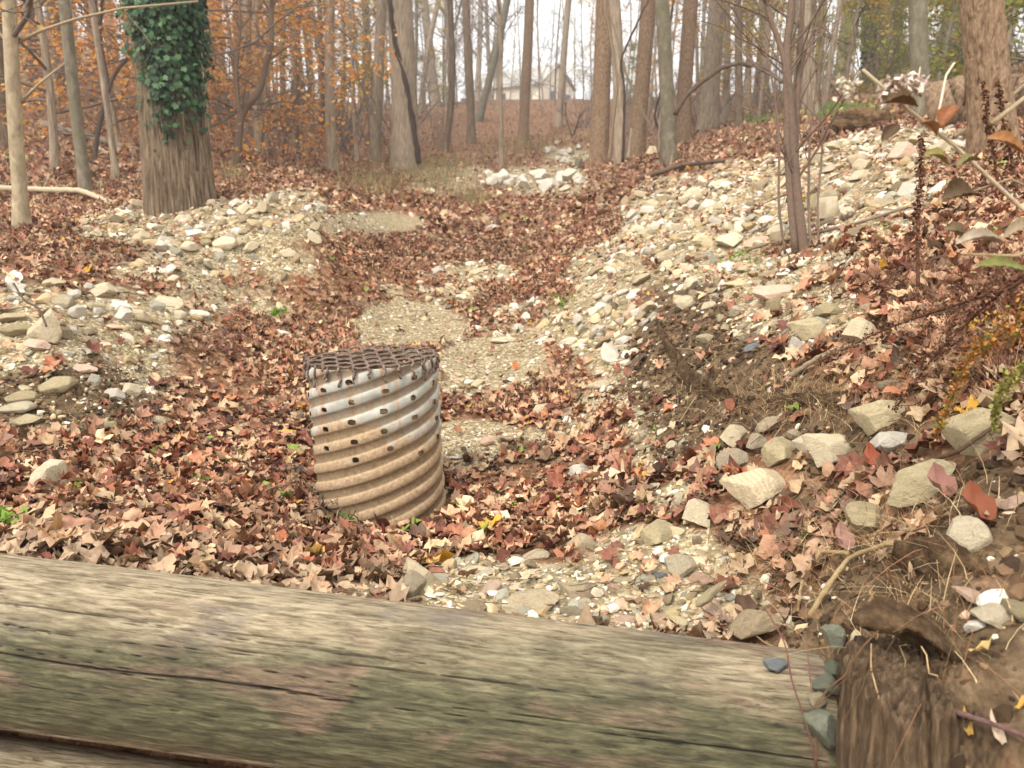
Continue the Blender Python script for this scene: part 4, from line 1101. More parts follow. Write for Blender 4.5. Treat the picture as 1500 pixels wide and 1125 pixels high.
# --- the big ivy-clad tree
root, ax, rad, P, d = tree('ivy_clad_tree', 266, 303, 92, 236, M_bark_ivy, 'massive leaning tree with furrowed brown bark, its upper trunk wrapped in dark green ivy', Hh=17, sides=420, ridge=.020, rfreq=17, seed=77, flare=.10, taper=.42, bend=.004, crown=dict(nb=10, bl=4, depth=2))
B = MB(); rg = np.random.default_rng(5)
zs = []; n_i = 20000
hz = rg.uniform(.7, 6.5, n_i); a = rg.uniform(0, 2 * np.pi, n_i)
# the mat reaches lowest on the side turned right of the camera, and closes round the stem higher up
front = np.cos(a - R(-48)); lowest = .98 + 1.05 * (1 - front) ** 1.1 +   .16 * np.sin(a * 6) + .16 * rg.normal(size=n_i)
m = hz > lowest; hz, a = hz[m], a[m]; n_i = len(hz)
axp = np.array([ax(h) for h in hz]); rr = np.array([rad(h) for h in hz]) + .02 + .10 * rg.random(n_i) ** 1.5 + .04 * np.sin(hz * 5 + a * 3)
out = np.stack([np.cos(a), np.sin(a), np.zeros(n_i)], -1); pos = axp + out * rr[:, None]
N = out + rg.normal(0, .30, (n_i, 3)) + np.array([0, 0, .35]); N /= np.linalg.norm(N, axis=1)[:, None]
dn = np.array([0, 0, -1.0]) + rg.normal(0, .35, (n_i, 3)); Yv = dn - N * (dn * N).sum(1)[:, None]; Yv /= np.linalg.norm(Yv, axis=1)[:, None]
Fr = np.stack([np.cross(Yv, N), Yv, N], -1)
IVT = []
for q in range(4):
    ring = np.array([(0, .62), (.2, .30), (.46, .22), (.32, -.05), (.30, -.36), (0, -.28), (-.30, -.36), (-.32, -.05), (-.46, .22), (-.2, .30)]) * (1 + .1 * rg.normal(size=(10, 1)))
    Pq = np.vstack([[[0, 0]], ring]); z = .25 * np.abs(Pq[:, 0]) - .3 * (Pq ** 2).sum(1); j = np.arange(10)
    IVT.append((np.column_stack([Pq, z]), np.stack([np.zeros(10, int), 1 + j, 1 + (j + 1) % 10], -1)))
cI = pick(['#2a4227', '#1f331d', '#385430', '#304a2c', '#4c6944', '#192817'], n_i, rg)
stamp(IVT, rg.integers(0, 4, n_i), pos, Fr, rg.uniform(.05, .085, n_i), cI, B)
for i in range(16):   # straggling shoots below the mat
    a0 = R(-70) + rg.normal(0, .75); h1 = rg.uniform(.35, 1.0); m_ = int(30 * rg.random()) + 14; hh = h1 + (2.0 - h1) * rg.random(m_) ** .7; aa = a0 + .2 * np.sin(hh * 4 + i) + rg.normal(0, .03, m_)
    o_ = np.stack([np.cos(aa), np.sin(aa), 0 * aa], -1); p_ = np.array([ax(q) for q in hh]) + o_ * (np.array([rad(q) for q in hh]) + .03)[:, None]; N_ = o_ + rg.normal(0, .3, (m_, 3)) + [0, 0, .3]; N_ /= np.linalg.norm(N_, axis=1)[:, None]
    d_ = np.array([0, 0, -1.]) + rg.normal(0, .4, (m_, 3)); Y_ = d_ - N_ * (d_ * N_).sum(1)[:, None]; Y_ /= np.linalg.norm(Y_, axis=1)[:, None]
    stamp(IVT, rg.integers(0, 4, m_), p_, np.stack([np.cross(Y_, N_), Y_, N_], -1), rg.uniform(.03, .065, m_), pick(['#2f4a2b', '#3c5836', '#233820'], m_, rg), B)
for i in range(9):   # ivy stems creeping up the bark
    a0 = R(-70) + rg.normal(0, .5); h = np.linspace(.35 + rg.random() * .5, 3, 30); aa = a0 + .25 * np.sin(h * 3 + i) 
    B.tube(np.array([ax(q) + np.array([math.cos(w), math.sin(w), 0]) * (rad(q) + .015) for q, w in zip(h, aa)]), .010, 5, lin('#5b4a3a'))
obj('ivy', B.mesh('ivy', [M_ivy]), root)

# --- trees that can be told apart: px, py(base), width, px at the top of the frame, bark, label
K = dict
TL = [
 (33,336,21,18,M_bark_pale,'smooth pale sapling at the left edge with a thin forked branch', K(Hh=9, taper=.6, crown=K(h0=.95,nb=9,bl=1.7,depth=2))),
 (127,284,17,104,M_bark_green,'mossy grey-green young tree behind the pale left-edge sapling', K(Hh=11, taper=.3, crown=K(h0=3,nb=9,bl=2.2,depth=2))),
 (6,215,34,-10,M_bark_dark,'dark thick trunk cut by the left edge of the photo', K(Hh=16)),
 (42,150,22,36,M_bark,'grey trunk far behind the pale sapling on the left hillside', K(Hh=20)),
 (86,130,27,82,M_bark_dark,'dark trunk on the left hillside right of the grey trunk', K(Hh=20)),
 (170,262,10,150,M_bark,'slim grey sapling between the mossy young tree and the ivy tree', K(Hh=8, crown=K(h0=1.5,nb=8,bl=1.6))),
 (312,160,20,302,M_bark,'broad grey trunk immediately right of the ivy tree, farther back', K(Hh=20)),
 (356,188,16,352,M_bark,'grey trunk rising from the orange beech leaves behind the mound', K(Hh=18)),
 (379,186,15,376,M_bark,'straight grey trunk just right of its twin among orange leaves', K(Hh=18)),
 (432,218,11,441,M_bark_dark,'dark slightly leaning trunk right of the orange beeches', K(Hh=16)),
 (458,168,11,456,M_bark,'straight slender trunk beside the dark leaning one', K(Hh=18)),
 (524,236,7,516,M_bark,'very thin grey sapling left of the columnar grey trunk', K(Hh=9, crown=K(h0=2,nb=7,bl=1.6))),
 (549,236,16,545,M_bark,'columnar grey trunk left of the vine-bound tree', K(Hh=19)),
 (594,246,38,584,M_bark,'thick furrowed trunk with a dark vine twisting down its right side', K(Hh=20, ridge=.012, rfreq=11, sides=160, flare=.25, taper=.35)),
 (616,165,9,645,M_bark,'thin trunk leaning right just behind the vine-bound tree', K(Hh=18, bend=.02)),
 (638,158,15,628,M_bark,'grey trunk between the vine-bound tree and the valley', K(Hh=20)),
 (652,222,10,668,M_bark_dark,'dark crooked trunk at the left side of the valley mouth', K(Hh=13, bend=.03)),
 (690,212,13,690,M_bark_dark,'dark upright trunk with peeling foot left of the leaning trunk', K(Hh=15)),
 (735,247,7,722,M_bark,'slim dark stem standing alone in the valley grass', K(Hh=9)),
 (700,178,12,742,M_bark_green,'yellow-green trunk leaning strongly right in front of the house', K(Hh=18)),
 (766,206,15,766,M_bark_red,'straight brown trunk in front of the pale house', K(Hh=18, ridge=.006, sides=60, taper=.3)),
 (818,186,10,842,M_bark,'grey trunk leaning right against the white sky', K(Hh=18, taper=.35)),
 (877,238,26,873,M_bark_red,'straight furrowed brown trunk right of the white sky gap', K(Hh=20, ridge=.010, rfreq=12, sides=140, taper=.2, flare=.3)),
 (930,230,23,943,M_bark_red,'slightly bowed brown trunk right of the straight furrowed trunk', K(Hh=18, bend=.012, taper=.25)),
 (980,241,21,974,M_bark_green,'greenish brown trunk hung with pale vines', K(Hh=18, taper=.25)),
 (999,205,22,1004,M_bark_red,'reddish scaly trunk directly behind the vine-hung trunk', K(Hh=19, taper=.25)),
 (1037,192,26,1043,M_bark,'broad grey-brown trunk right of the reddish scaly one', K(Hh=19, taper=.25)),
 (1082,186,12,1074,M_bark_dark,'dark slender trunk left of the multi-stemmed sapling', K(Hh=16)),
 (1062,180,11,1066,M_bark,'grey slender trunk beside the dark slender trunk', K(Hh=16)),
 (1193,172,14,1185,M_bark,'grey trunk right behind the multi-stemmed sapling', K(Hh=16)),
 (1230,128,19,1236,M_bark_pale,'pale trunk on the skyline of the right bank', K(Hh=18)),
 (1272,122,17,1276,M_bark_dark,'trunk covered in dark green ivy on the right bank', K(Hh=16)),
 (1306,122,36,1310,M_bark_dark,'heavy dark trunk with a thick vine on the right bank', K(Hh=18, ridge=.012, rfreq=9, sides=120, bend=.01)),
 (1350,172,26,1350,M_bark_green,'smooth greenish trunk on the right bank crest', K(Hh=14, taper=.25)),
 (1456,226,58,1444,M_bark_red,'stout reddish-barked trunk at the far right of the bank', K(Hh=15, ridge=.006, rfreq=14, sides=160, taper=.45, flare=.35)),
]
TREES = {}
for (px, py, w, tx, bk, lb, kw) in TL:
    TREES[px] = tree('ivy_covered_tree' if px == 1272 else ('sapling' if w < 11 and py > 230 or px in (33, 170) else 'bare_tree'), px, py, w, tx, bk, lb, **kw)
# dark ivy on the right-bank trunk
root, ax, rad, P, d = TREES[1272]; B = MB(); n_i = 2600; hz = rg.uniform(.4, 9, n_i); a = rg.uniform(0, 6.28, n_i)
pos = np.array([ax(h) + np.array([math.cos(q), math.sin(q), 0]) * (rad(h) + .12 * rg.random()) for h, q in zip(hz, a)])
leaf_quads(B, pos, .16, pick(['#2b4230', '#22362a', '#3e553a'], n_i, rg), rg, 0, .8); obj('ivy', B.mesh('ivy', [M_ivy]), root)
# thick vine on the vine-bound tree: a separate climbing plant
def vine(path_px, Y, r, col, lab, k=7, strands=1, name='vine'):
    P = np.array([atY(x, y, Y + dy) for x, y, dy in path_px]); t = np.linspace(0, len(P) - 1, 40)
    Q = np.stack([np.interp(t, np.arange(len(P)), P[:, i]) for i in range(3)], -1)
    for _ in range(2): Q[1:-1] = (Q[:-2] + 2 * Q[1:-1] + Q[2:]) / 4
    base = Q[0].copy(); B = MB(); rg = np.random.default_rng(int(path_px[0][0]))
    for s in range(strands):
        off = np.stack([np.sin(t * 2.2 + s * 2.1), np.cos(t * 2.2 + s * 2.1), t * 0], -1) * r * (1.1 if strands > 1 else 0)
        B.tube(Q - base + off + rg.normal(0, r * .15, Q.shape), r * np.linspace(1.1, .7, 40) * (1 + .15 * np.sin(t * 5)), k, np.array(lin(col)))
    o = obj(name, B.mesh(name, [M_twig])); o.location = base; return tag(o, lab, 'vine')
Yv = TREES[594][3][1]
vine([(614, 240, -.25), (609, 205, -.3), (602, 160, -.33), (592, 110, -.36), (580, 70, -.36), (574, 30, -.36), (571, 0, -.36), (569, -90, -.3)], Yv, .045, '#4a3c34', 'dark twisted vine running down the thick furrowed trunk', strands=3)
vc = [([(892, 236, 0), (897, 190, 0), (905, 120, 0), (895, 60, 0), (885, 0, 0), (880, -60, 0)], '#8d7c68', .035, 'pale stem curving up left of the bowed brown trunk'),
 ([(912, 238, 0), (914, 180, 0), (915, 130, 0), (908, 90, 0), (925, 50, 0), (950, 0, 0)], '#4d3f36', .03, 'dark crooked vine climbing in front of the bowed trunk'),
 ([(968, 234, 0), (955, 190, 0), (935, 150, 0), (918, 110, 0), (905, 60, 0), (890, 10, 0)], '#8b7a63', .025, 'tan vine slanting left from the foot of the vine-hung trunk'),
 ([(965, 226, -.1), (966, 180, -.2), (972, 140, -.2), (984, 95, -.2), (988, 50, -.2), (992, 0, -.2)], '#9a8b77', .028, 'pale grey vine hanging along the greenish brown trunk'),
 ([(972, 210, -.1), (958, 170, -.2), (972, 120, -.2), (970, 70, -.2), (985, 20, -.2), (990, -40, -.2)], '#3d322b', .022, 'dark looping vine crossing the greenish brown trunk'),
 ([(920, 232, 0), (923, 205, 0), (925, 188, 0)], '#a59a88', .03, 'short pale broken stem at the foot of the bowed trunk')]
for i, (pp, c, r_, lb) in enumerate(vc): vine(pp, 18.5, r_, c, lb)
vine([(988, 168, 0), (1005, 140, 0), (1030, 118, 0), (1060, 98, 0), (1085, 93, 0), (1120, 100, 0), (1145, 122, 0)], 12, .035, '#5a4a3e', 'bent brown bough arching above the slope left of the multi-stemmed sapling', name='bent_bough')['category'] = 'bough'
vine([(1297, 140, -.5), (1303, 90, -.5), (1318, 40, -.5), (1326, 0, -.5), (1330, -60, -.4)], TREES[1306][3][1], .06, '#57483d', 'thick brown vine on the heavy dark trunk')

# multi-stemmed sapling on the right slope
def multi(px, py, stems, col, lab, name='sapling', mat=None):
    P = G(px, py); root = empty(name, P, lab, 'tree'); Bt = MB(); Bc = MB(); rg = np.random.default_rng(px); tips = []
    for st, r in stems:
        Q = np.array([atY(x, y, P[1] + dy) for x, y, dy in st]) - P; t = np.linspace(0, len(Q) - 1, 26)
        Q = np.stack([np.interp(t, np.arange(len(Q)), Q[:, i]) for i in range(3)], -1)
        for _ in range(3): Q[1:-1] = (Q[:-2] + 2 * Q[1:-1] + Q[2:]) / 4
        Bt.tube(Q, np.linspace(r, r * .55, 26), 9, np.array(lin(col)) * rg.uniform(.85, 1.15))
        for i in range(9 if r > .014 else 4):
            k = rg.integers(6, 26); D = Q[min(k, 25)] - Q[k - 1]; D = D / np.linalg.norm(D) + rg.normal(0, .5, 3); D /= np.linalg.norm(D)
            ramify(Bc, Q[k - 1], D, rg.uniform(.3, .9), max(r * .28, .004), 1, rg, np.array(lin(col)) * .9, tips)
    obj('trunk', Bt.mesh('trunk', [M_twig]), root); obj('crown', Bc.mesh('crown', [M_twig]), root); return root
multi(1170, 372, [([(1180, 385, 0), (1168, 300, 0), (1162, 220, 0), (1157, 150, 0), (1150, 80, 0), (1160, 20, 0), (1166, -160, 0)], .036),
 ([(1172, 372, 0), (1164, 300, .05), (1166, 200, .05), (1170, 100, .05), (1176, 0, .05), (1180, -150, .05)], .022),
 ([(1165, 370, 0), (1158, 300, 0), (1152, 210, 0), (1153, 130, 0), (1148, 75, 0), (1128, 30, 0), (1115, -20, .0), (1105, -150, 0)], .024),
 ([(1188, 372, 0), (1184, 300, .1), (1186, 200, .1), (1200, 100, .1), (1205, 0, .1)], .010), ([(1150, 372, -.1), (1140, 300, -.1), (1142, 200, -.1), (1132, 120, -.1), (1118, 60, -.1)], .009),
 ([(1200, 372, -.1), (1197, 300, -.1), (1205, 220, -.1), (1204, 120, -.1), (1215, 30, -.1)], .008)], '#7d6a5c', 'multi-stemmed brown sapling growing from the right rubble slope')
multi(145, 236, [([(140, 250, 0), (139, 220, 0), (148, 170, 0), (160, 125, 0), (172, 100, 0), (195, 78, 0), (215, 40, 0), (225, -60, 0)], .05), ([(160, 125, 0), (152, 90, 0), (146, 50, 0), (150, 0, 0), (148, -80, 0)], .035)], '#5d5148', 'dark forked sapling between the mossy young tree and the ivy tree')
multi(347, 242, [([(346, 246, 0), (350, 200, 0), (352, 165, 0), (368, 150, 0), (384, 130, 0), (388, 95, 0), (400, 60, 0), (396, 30, 0), (400, -40, 0)], .09), ([(351, 165, 0), (345, 110, 0), (352, 40, 0), (350, -30, 0)], .05)], '#746253', 'curving sapling bending right among the orange beech leaves')
multi(470, 216, [([(470, 220, 0), (474, 150, 0), (472, 90, 0), (480, 40, 0), (470, -30, 0)], .07), ([(474, 160, 0), (480, 110, 0), (490, 60, 0)], .04)], '#4e433b', 'thin wavy dark sapling on the slope beside the yellow foliage')
multi(826, 205, [([(836, 206, 0), (845, 185, 0), (850, 165, 0)], .05), ([(838, 200, 0), (830, 175, 0), (828, 150, 0)], .04)], '#5b4a40', 'small bare dark bush below the bank of the pale house', name='bush')
# thin pale branch of the edge sapling reaching right is its own limb: part of that sapling
root, ax, rad, P, d = TREES[33]; B = MB(); tips = []
for pp, r_ in (([(26, 62, 0), (60, 45, 0), (110, 28, 0), (180, 12, 0), (290, 2, 0)], .016), ([(30, 150, 0), (55, 125, 0), (75, 108, 0), (95, 92, .1)], .014), ([(24, 110, 0), (8, 60, 0), (-20, 20, 0)], .012)):
    Q = np.array([atY(x, y, P[1] + dy) for x, y, dy in pp]) - P; B.tube(Q, np.linspace(r_, r_ * .5, len(Q)), 6, lin('#a39277'))
    for q in Q[1:]: ramify(B, q, [rg.normal(), rg.normal() * .3, rg.normal()], .4, .004, 1, rg, np.array(lin('#8d7d66')), tips)
obj('branch', B.mesh('branch', [M_twig]), root)

# --- leafy beeches, copied from a few built ones
def leafy(name, cols, seed, Hh, nb, bl, lper, lsize, h0=.9, r=.07, depth=2):
    root = empty(name, (0, 0, 0)); me, ax, rad = trunk_mesh(M_bark, Hh, r, (0, 0), seed, 10, 16, .3, .02)
    obj('trunk', me, root); obj('crown', crown_mesh(ax, rad, h0, Hh * .97, nb, bl, seed + 1, GREYT * .8, depth, cols, lsize, lper, True), root); return root
def copy_tree(o, loc, rz, s, lab, cat, group):
    c = o.copy(); COL.objects.link(c); c.location = loc; c.rotation_euler = (0, 0, rz); c.scale = (s, s, s); tag(c, lab, cat, group)
    for ch in list(o.children):
        d = ch.copy(); COL.objects.link(d); d.parent = c
    return c
PB = {'orange': [leafy('beech_tree', ORANGE, 500 + i, 8, 24, 2.6, 9, .115, h0=.6) for i in range(3)], 'yellow': [leafy('yellow_tree', YEL, 520 + i, 8, 18, 2.0, 7, .11, h0=1.5) for i in range(2)],
      'rust': [leafy('rust_leaved_tree', ['#a8674a', '#b57a58', '#96553a', '#8d6a45'], 540, 9, 16, 2.4, 5, .11, h0=2.5)], 'red': [leafy('red_maple_tree', ['#8c2f2c', '#a63d33', '#b0503c'], 560, 8, 20, 2.3, 9, .13, h0=1.5)],
      'green': [leafy('evergreen_shrub', ['#86913f', '#98a04c', '#6c7a38', '#b0963c', '#a8a448'], 570, 4, 26, 1.7, 9, .11, h0=.3, r=.05)]}
LEAFY = [('orange', 110, 200, 14), ('orange', 205, 190, 19), ('orange', 325, 196, 17), ('orange', 150, 140, 26), ('orange', 300, 150, 30), ('orange', 410, 190, 24), ('orange', 368, 205, 20), ('orange', 60, 175, 22), ('orange', 455, 170, 34), ('orange', 240, 150, 26), ('orange', 20, 120, 30),
 ('yellow', 510, 205, 30), ('yellow', 540, 180, 36), ('yellow', 480, 190, 42), ('rust', 440, 165, 48), ('rust', 570, 170, 50), ('orange', 530, 165, 55), ('rust', 660, 160, 60), ('rust', 400, 160, 44), ('orange', 345, 165, 36),
 ('red', 62, 75, 36), ('red', 30, 90, 34), ('yellow', 1066, 150, 32), ('yellow', 1010, 165, 45), ('rust', 950, 170, 48), ('green', 1465, 125, 15), ('yellow', 1420, 115, 19), ('yellow', 1390, 90, 26), ('green', 1250, 120, 26), ('yellow', 1205, 130, 24), ('yellow', 1090, 160, 28), ('orange', 1020, 170, 40), ('yellow', 630, 165, 52), ('green', 640, 150, 66), ('green', 1510, 110, 13), ('green', 1400, 110, 22), ('yellow', 1130, 150, 40), ('green', 1180, 140, 36), ('yellow', 1250, 110, 40), ('green', 1330, 105, 30), ('rust', 905, 175, 55), ('green', 905, 165, 60), ('yellow', 860, 155, 66), ('rust', 1100, 160, 55)]
DN = dict(orange='orange-leaved beech', yellow='yellow-leaved tree', rust='rust-leaved tree', red='crimson-leaved maple', green='yellow-green evergreen shrub')
CT = dict(orange='tree', yellow='tree', rust='tree', red='tree', green='shrub')
first = {}
for i, (kd, px, py, Y) in enumerate(LEAFY):
    x = (px - 750) / FP * Y * 1.01; z = float(H(x, Y)[0]); lst = PB[kd]; o = lst[i % len(lst)]
    qx, qy, _ = project(np.array([x, Y, z + 1.5]))
    lb = label([DN[kd], 'tall ' + DN[kd] if i % 2 else 'low ' + DN[kd]], px, float(qy)); s = random.uniform(.85, 1.25)
    g_ = 'leafy autumn trees behind the clearing'
    if o.name not in first: first[o.name] = 1; o.location = (x, Y, z); o.rotation_euler = (0, 0, random.uniform(0, 6)); o.scale = (s,) * 3; tag(o, lb, CT[kd], g_)
    else: copy_tree(o, (x, Y, z), random.uniform(0, 6.28), s, lb, CT[kd], g_)

# --- the bare far wood
def bare(seed, Hh, r, depth=3, nb=11, fork=False):
    root = empty('bare_tree', (0, 0, 0)); me, ax, rad = trunk_mesh([M_bark, M_bark_dark, M_bark, M_bark_green][seed % 4], Hh, r, (random.uniform(-.04, .04), 0), seed, 9, 16, .3, .018)
    obj('trunk', me, root); obj('crown', crown_mesh(ax, rad, Hh * .22, Hh * .97, nb, Hh * .22, seed + 1, GREYT * random.uniform(.6, 1), 2), root); return root
BT = [bare(600 + i, 15 + (i % 3) * 2, [.12, .2, .09, .16, .26, .1, .14, .08][i], nb=[14, 12, 16, 14, 11, 16, 13, 18][i]) for i in range(8)]
used = set(); n_b = 0; tries = 0
OCC = [(TREES[k][3][0], TREES[k][3][1]) for k in TREES]
ADJ = ['thin', 'slim', 'dark', 'grey', 'crooked', 'upright', 'slender', 'twiggy']
while n_b < 145 and tries < 3000:
    tries += 1; px = random.uniform(-120, 1620); Y = random.uniform(20, 46) if random.random() < .35 else random.uniform(40, 98)
    if (770 < px < 870 and random.random() < .85) or (Y < 42 and 600 < px < 900) or (680 < px < 780 and Y < 60 and random.random() < .4): continue
    x = (px - 750) / FP * Y; 
    if any((x - q[0]) ** 2 + (Y - q[1]) ** 2 < 2.2 for q in OCC): continue
    OCC.append((x, Y)); z = float(H(x, Y)[0]); i = random.randrange(8)
    qx, qy, _ = project(np.array([x, Y, z + 1]))
    lb = label([f'{ADJ[i]} bare tree', f'{ADJ[i]} bare tree {"far" if Y > 55 else "midway"} back', f'{ADJ[i]} leafless tree', f'{ADJ[i]} leafless tree deep in the wood'], px, float(qy)) ; g_ = 'bare trees of the far wood'
    s = random.uniform(.8, 1.3)
    if i not in used: used.add(i); o = BT[i]; o.location = (x, Y, z); o.rotation_euler = (0, 0, random.uniform(0, 6)); o.scale = (s,) * 3; tag(o, lb, 'tree', g_)
    else: copy_tree(BT[i], (x, Y, z), random.uniform(0, 6.28), s, lb, 'tree', g_)
    n_b += 1
for i, (px, Y) in enumerate([(690, 64), (712, 78), (735, 66), (758, 72), (775, 80), (797, 58), (822, 74), (848, 62), (868, 72), (655, 66), (672, 62), (700, 70), (722, 58), (745, 74), (788, 66), (806, 78), (838, 70), (856, 80), (812, 60), (668, 50), (640, 56), (884, 66)]):
    x = (px - 750) / FP * Y; z = float(H(x, Y)[0]) - 2.2; o = copy_tree(BT[(0, 2, 5, 7)[i % 4]], (x, Y, z), i * 1.3, .62 + .05 * (i % 4), None, 'tree', 'bare trees of the far wood')
    qx, qy, _ = project(np.array([x, Y, z + 4])); o['label'] = label(['young twiggy tree', 'young twiggy tree with fine branches'], px, float(qy))
# --- low twiggy brush under the far wood
def brush(seed):
    B = MB(); rg = np.random.default_rng(seed); tips = []
    for i in range(13):
        a = rg.uniform(0, 6.28); D = np.array([math.cos(a) * .5, math.sin(a) * .5, 1]); D /= np.linalg.norm(D)
        ramify(B, rg.normal(0, .25, 3) * [1, 1, 0], D, rg.uniform(1.2, 2.6), .014, 1, rg, GREYT * rg.uniform(.5, 1.1), tips, kids=(4, 7))
    return B.mesh('brush', [M_twig])
BR = [brush(700 + i) for i in range(4)]
for i in range(70):
    px = random.uniform(-60, 1560); Y = random.uniform(22, 75)
    if 650 < px < 880 and Y < 40: continue
    if 690 < px < 850 and Y > 50 and i % 3: continue
    x = (px - 750) / FP * Y; z = float(H(x, Y)[0]) - .05; qx, qy, _ = project(np.array([x, Y, z + .5])); i4 = i % 4
    o = obj('bush', BR[i4]); o.location = (x, Y, z); o.rotation_euler = (0, 0, random.uniform(0, 6.28)); o.scale = (random.uniform(.8, 1.5),) * 3
    tag(o, label([f'{["low","tangled","wispy","spindly"][i4]} bare bush', f'{["low","tangled","wispy","spindly"][i4]} brown bush'], px, float(qy)), 'bush', 'bare bushes under the far wood')

# --- fallen wood
def fallen(name, pts, r, mat, lab, cat='log', twigs=0, col='#9b8a72'):
    P = np.array(pts); t = np.linspace(0, len(P) - 1, 40); Q = np.stack([np.interp(t, np.arange(len(P)), P[:, i]) for i in range(3)], -1)
    for _ in range(3): Q[1:-1] = (Q[:-2] + 2 * Q[1:-1] + Q[2:]) / 4
    base = Q[0].copy(); B = MB(); rg = np.random.default_rng(int(abs(base[0]) * 100)); tips = []
    B.tube(Q - base + rg.normal(0, r * .06, Q.shape), r * np.linspace(1.05, .7, 40) * (1 + .06 * rg.normal(size=40)), 14, lin(col))
    for i in range(twigs): ramify(B, (Q - base)[rg.integers(5, 38)], rg.normal(0, 1, 3) * [1, 1, .5] + [0, 0, .5], r * 6, r * .3, 1, rg, lin(col), tips)
    o = obj(name, B.mesh(name, [mat])); o.location = base; return tag(o, lab, cat)
def onG(px, py, up): p = G(px, py); p[2] += up; return p
def gp(px, py, Y, up=0): x = (px - 750) / FP * Y; return np.array([x, Y, float(H(x, Y)[0]) + up])
fallen('fallen_branch', [onG(-20, 283, .07), onG(50, 286, .08), onG(120, 290, .09), onG(140, 296, .07), onG(165, 301, .03)], .042, M_twig, 'pale fallen branch lying behind the pale sapling on the left', 'branch', 2, '#b8a88c')
fallen('fallen_log', [onG(60, 186, .1), onG(100, 200, .12), onG(150, 213, .12), onG(205, 225, .05)], .10, M_twig, 'grey mossy log lying on the left hillside behind the mossy young tree', 'log', 3, '#85796a')
fallen('fallen_branch', [onG(72, 140, .02), onG(77, 140, .35), onG(82, 140, .62)], .05, M_twig, 'short pale broken stub standing on the left hillside', 'branch', 0, '#b9ac96')
fallen('fallen_branch', [onG(925, 270, .06), onG(960, 262, .10), onG(1000, 252, .12), onG(1060, 245, .1)], .05, M_twig, 'brown dead branch lying in the leaves above the rubble slope', 'branch', 3, '#6a584a')
fallen('fallen_branch', [onG(1080, 374, .02), onG(1130, 364, .04), onG(1200, 352, .05), onG(1260, 338, .05), onG(1330, 318, .06)], .012, M_twig, 'thin grey-brown branch lying across the foot of the multi-stemmed sapling', 'branch', 1, '#84705f')
fallen('fallen_branch', [onG(1155, 560, .02), onG(1200, 540, .05), onG(1250, 524, .05), onG(1330, 520, .02)], .011, M_twig, 'arched grey root emerging above the undercut of the right bank', 'root', 1, '#8d7d68')
fallen('fallen_log', [gp(1338, 0, 10.2, .22), gp(1420, 0, 9.9, .26), gp(1500, 0, 9.6, .28), gp(1640, 0, 9.2, .3)], .31, M_bark_red, 'long fallen brown trunk lying on the right bank behind the reddish-barked tree', 'log', 0, '#7a6350')
fallen('fallen_branch', [gp(1370, 0, 7.5, .1), gp(1420, 0, 7.3, .3), gp(1500, 0, 7.0, .7)], .02, M_twig, 'thin pale stick propped in front of the fallen brown trunk', 'branch', 1, '#a19078')
# a leaning broken branch by the right edge
vine([(1478, 152, 0), (1462, 175, 0), (1445, 200, 0)], 3.0, .012, '#8b7a63', 'stubby tan stick leaning at the right edge below the reddish tree', name='stick')['category'] = 'stick'
# post in the far stone heap, and a plank
P = G(848, 246); V, F = rock_template(77, 2, cuts=3); me = make_mesh('stump', V, [F], [M_bark_green]); o = obj('stump', me); o.location = P + np.array([0, 0, .14]); o.scale = (.12, .12, .24); tag(o, 'short dark green stump at the right end of the white stone pile', 'stump')
# upturned earth and stones at the bank top
V, F = rock_template(31, 4, cuts=4, noise=.35); s_ = NT('tan_clay', .95, .1); n_ = s_.noise(s_.coords(), 9, 5, .65); s_.bump(n_, .05, 1); M_clay = s_.col(s_.ramp(n_, [(.3, '#4d3a28'), (.55, '#80664a'), (.8, '#a58a66')]))
o = obj('root_plate', make_mesh('root_plate', V, [F], [M_clay])); P = gp(1240, 0, 12.5); o.location = P + np.array([0, 0, .12]); o.scale = (.6, .35, .26); tag(o, 'tan clay root plate mound on the right bank left of the heavy dark trunk', 'mound')

# ---------------------------------------------------------------- the pale house beyond the crest
HY = 88; hc = atY(792, 121, HY); hz0 = float(H(hc[0], HY)[0]); hw = hc[2] - hz0 + .5
house = empty('house', (hc[0], HY, hz0 - .5), 'pale cream house with grey gabled roof beyond the wooded crest', 'house'); house.rotation_euler = (0, 0, R(-38))
L_, D_ = 11.0, 6.2
V = np.array([(0, 0, 0), (-L_, 0, 0), (-L_, D_, 0), (0, D_, 0), (0, 0, hw), (-L_, 0, hw), (-L_, D_, hw), (0, D_, hw), (0, D_ / 2, hw + 2.1), (-L_, D_ / 2, hw + 2.1)])
me = make_mesh('wall', V, [np.array([(0, 4, 5, 1), (3, 2, 6, 7), (0, 3, 7, 4), (1, 5, 6, 2)]), np.array([(4, 7, 8), (5, 9, 6)])], [M_siding], smooth=False); obj('wall', me, house)
def box(B, c, s): 
    x, y, z = np.array(s) / 2; V = np.array([(i * x, j * y, k * z) for i in (-1, 1) for j in (-1, 1) for k in (-1, 1)]) + np.array(c)
    B.add(V, None, [(0, 1, 3, 2), (4, 6, 7, 5), (0, 4, 5, 1), (2, 3, 7, 6), (0, 2, 6, 4), (1, 5, 7, 3)])
e = .35; rz = hw + 2.1 + .1; ez = hw + .1 - e * 2.1 / (D_ / 2)
V = np.array([(e, -e, ez), (-L_ - e, -e, ez), (-L_ - e, D_ / 2, rz), (e, D_ / 2, rz), (e, D_ + e, ez), (-L_ - e, D_ + e, ez)]); V = np.vstack([V, V + [0, 0, .16]])
obj('roof', make_mesh('roof', V, [np.array([(0, 3, 2, 1), (3, 4, 5, 2), (6, 7, 8, 9), (9, 8, 11, 10), (0, 1, 7, 6), (4, 10, 11, 5), (0, 6, 9, 3), (3, 9, 10, 4), (1, 2, 8, 7), (2, 5, 11, 8)])], [M_shingle], smooth=False), house)
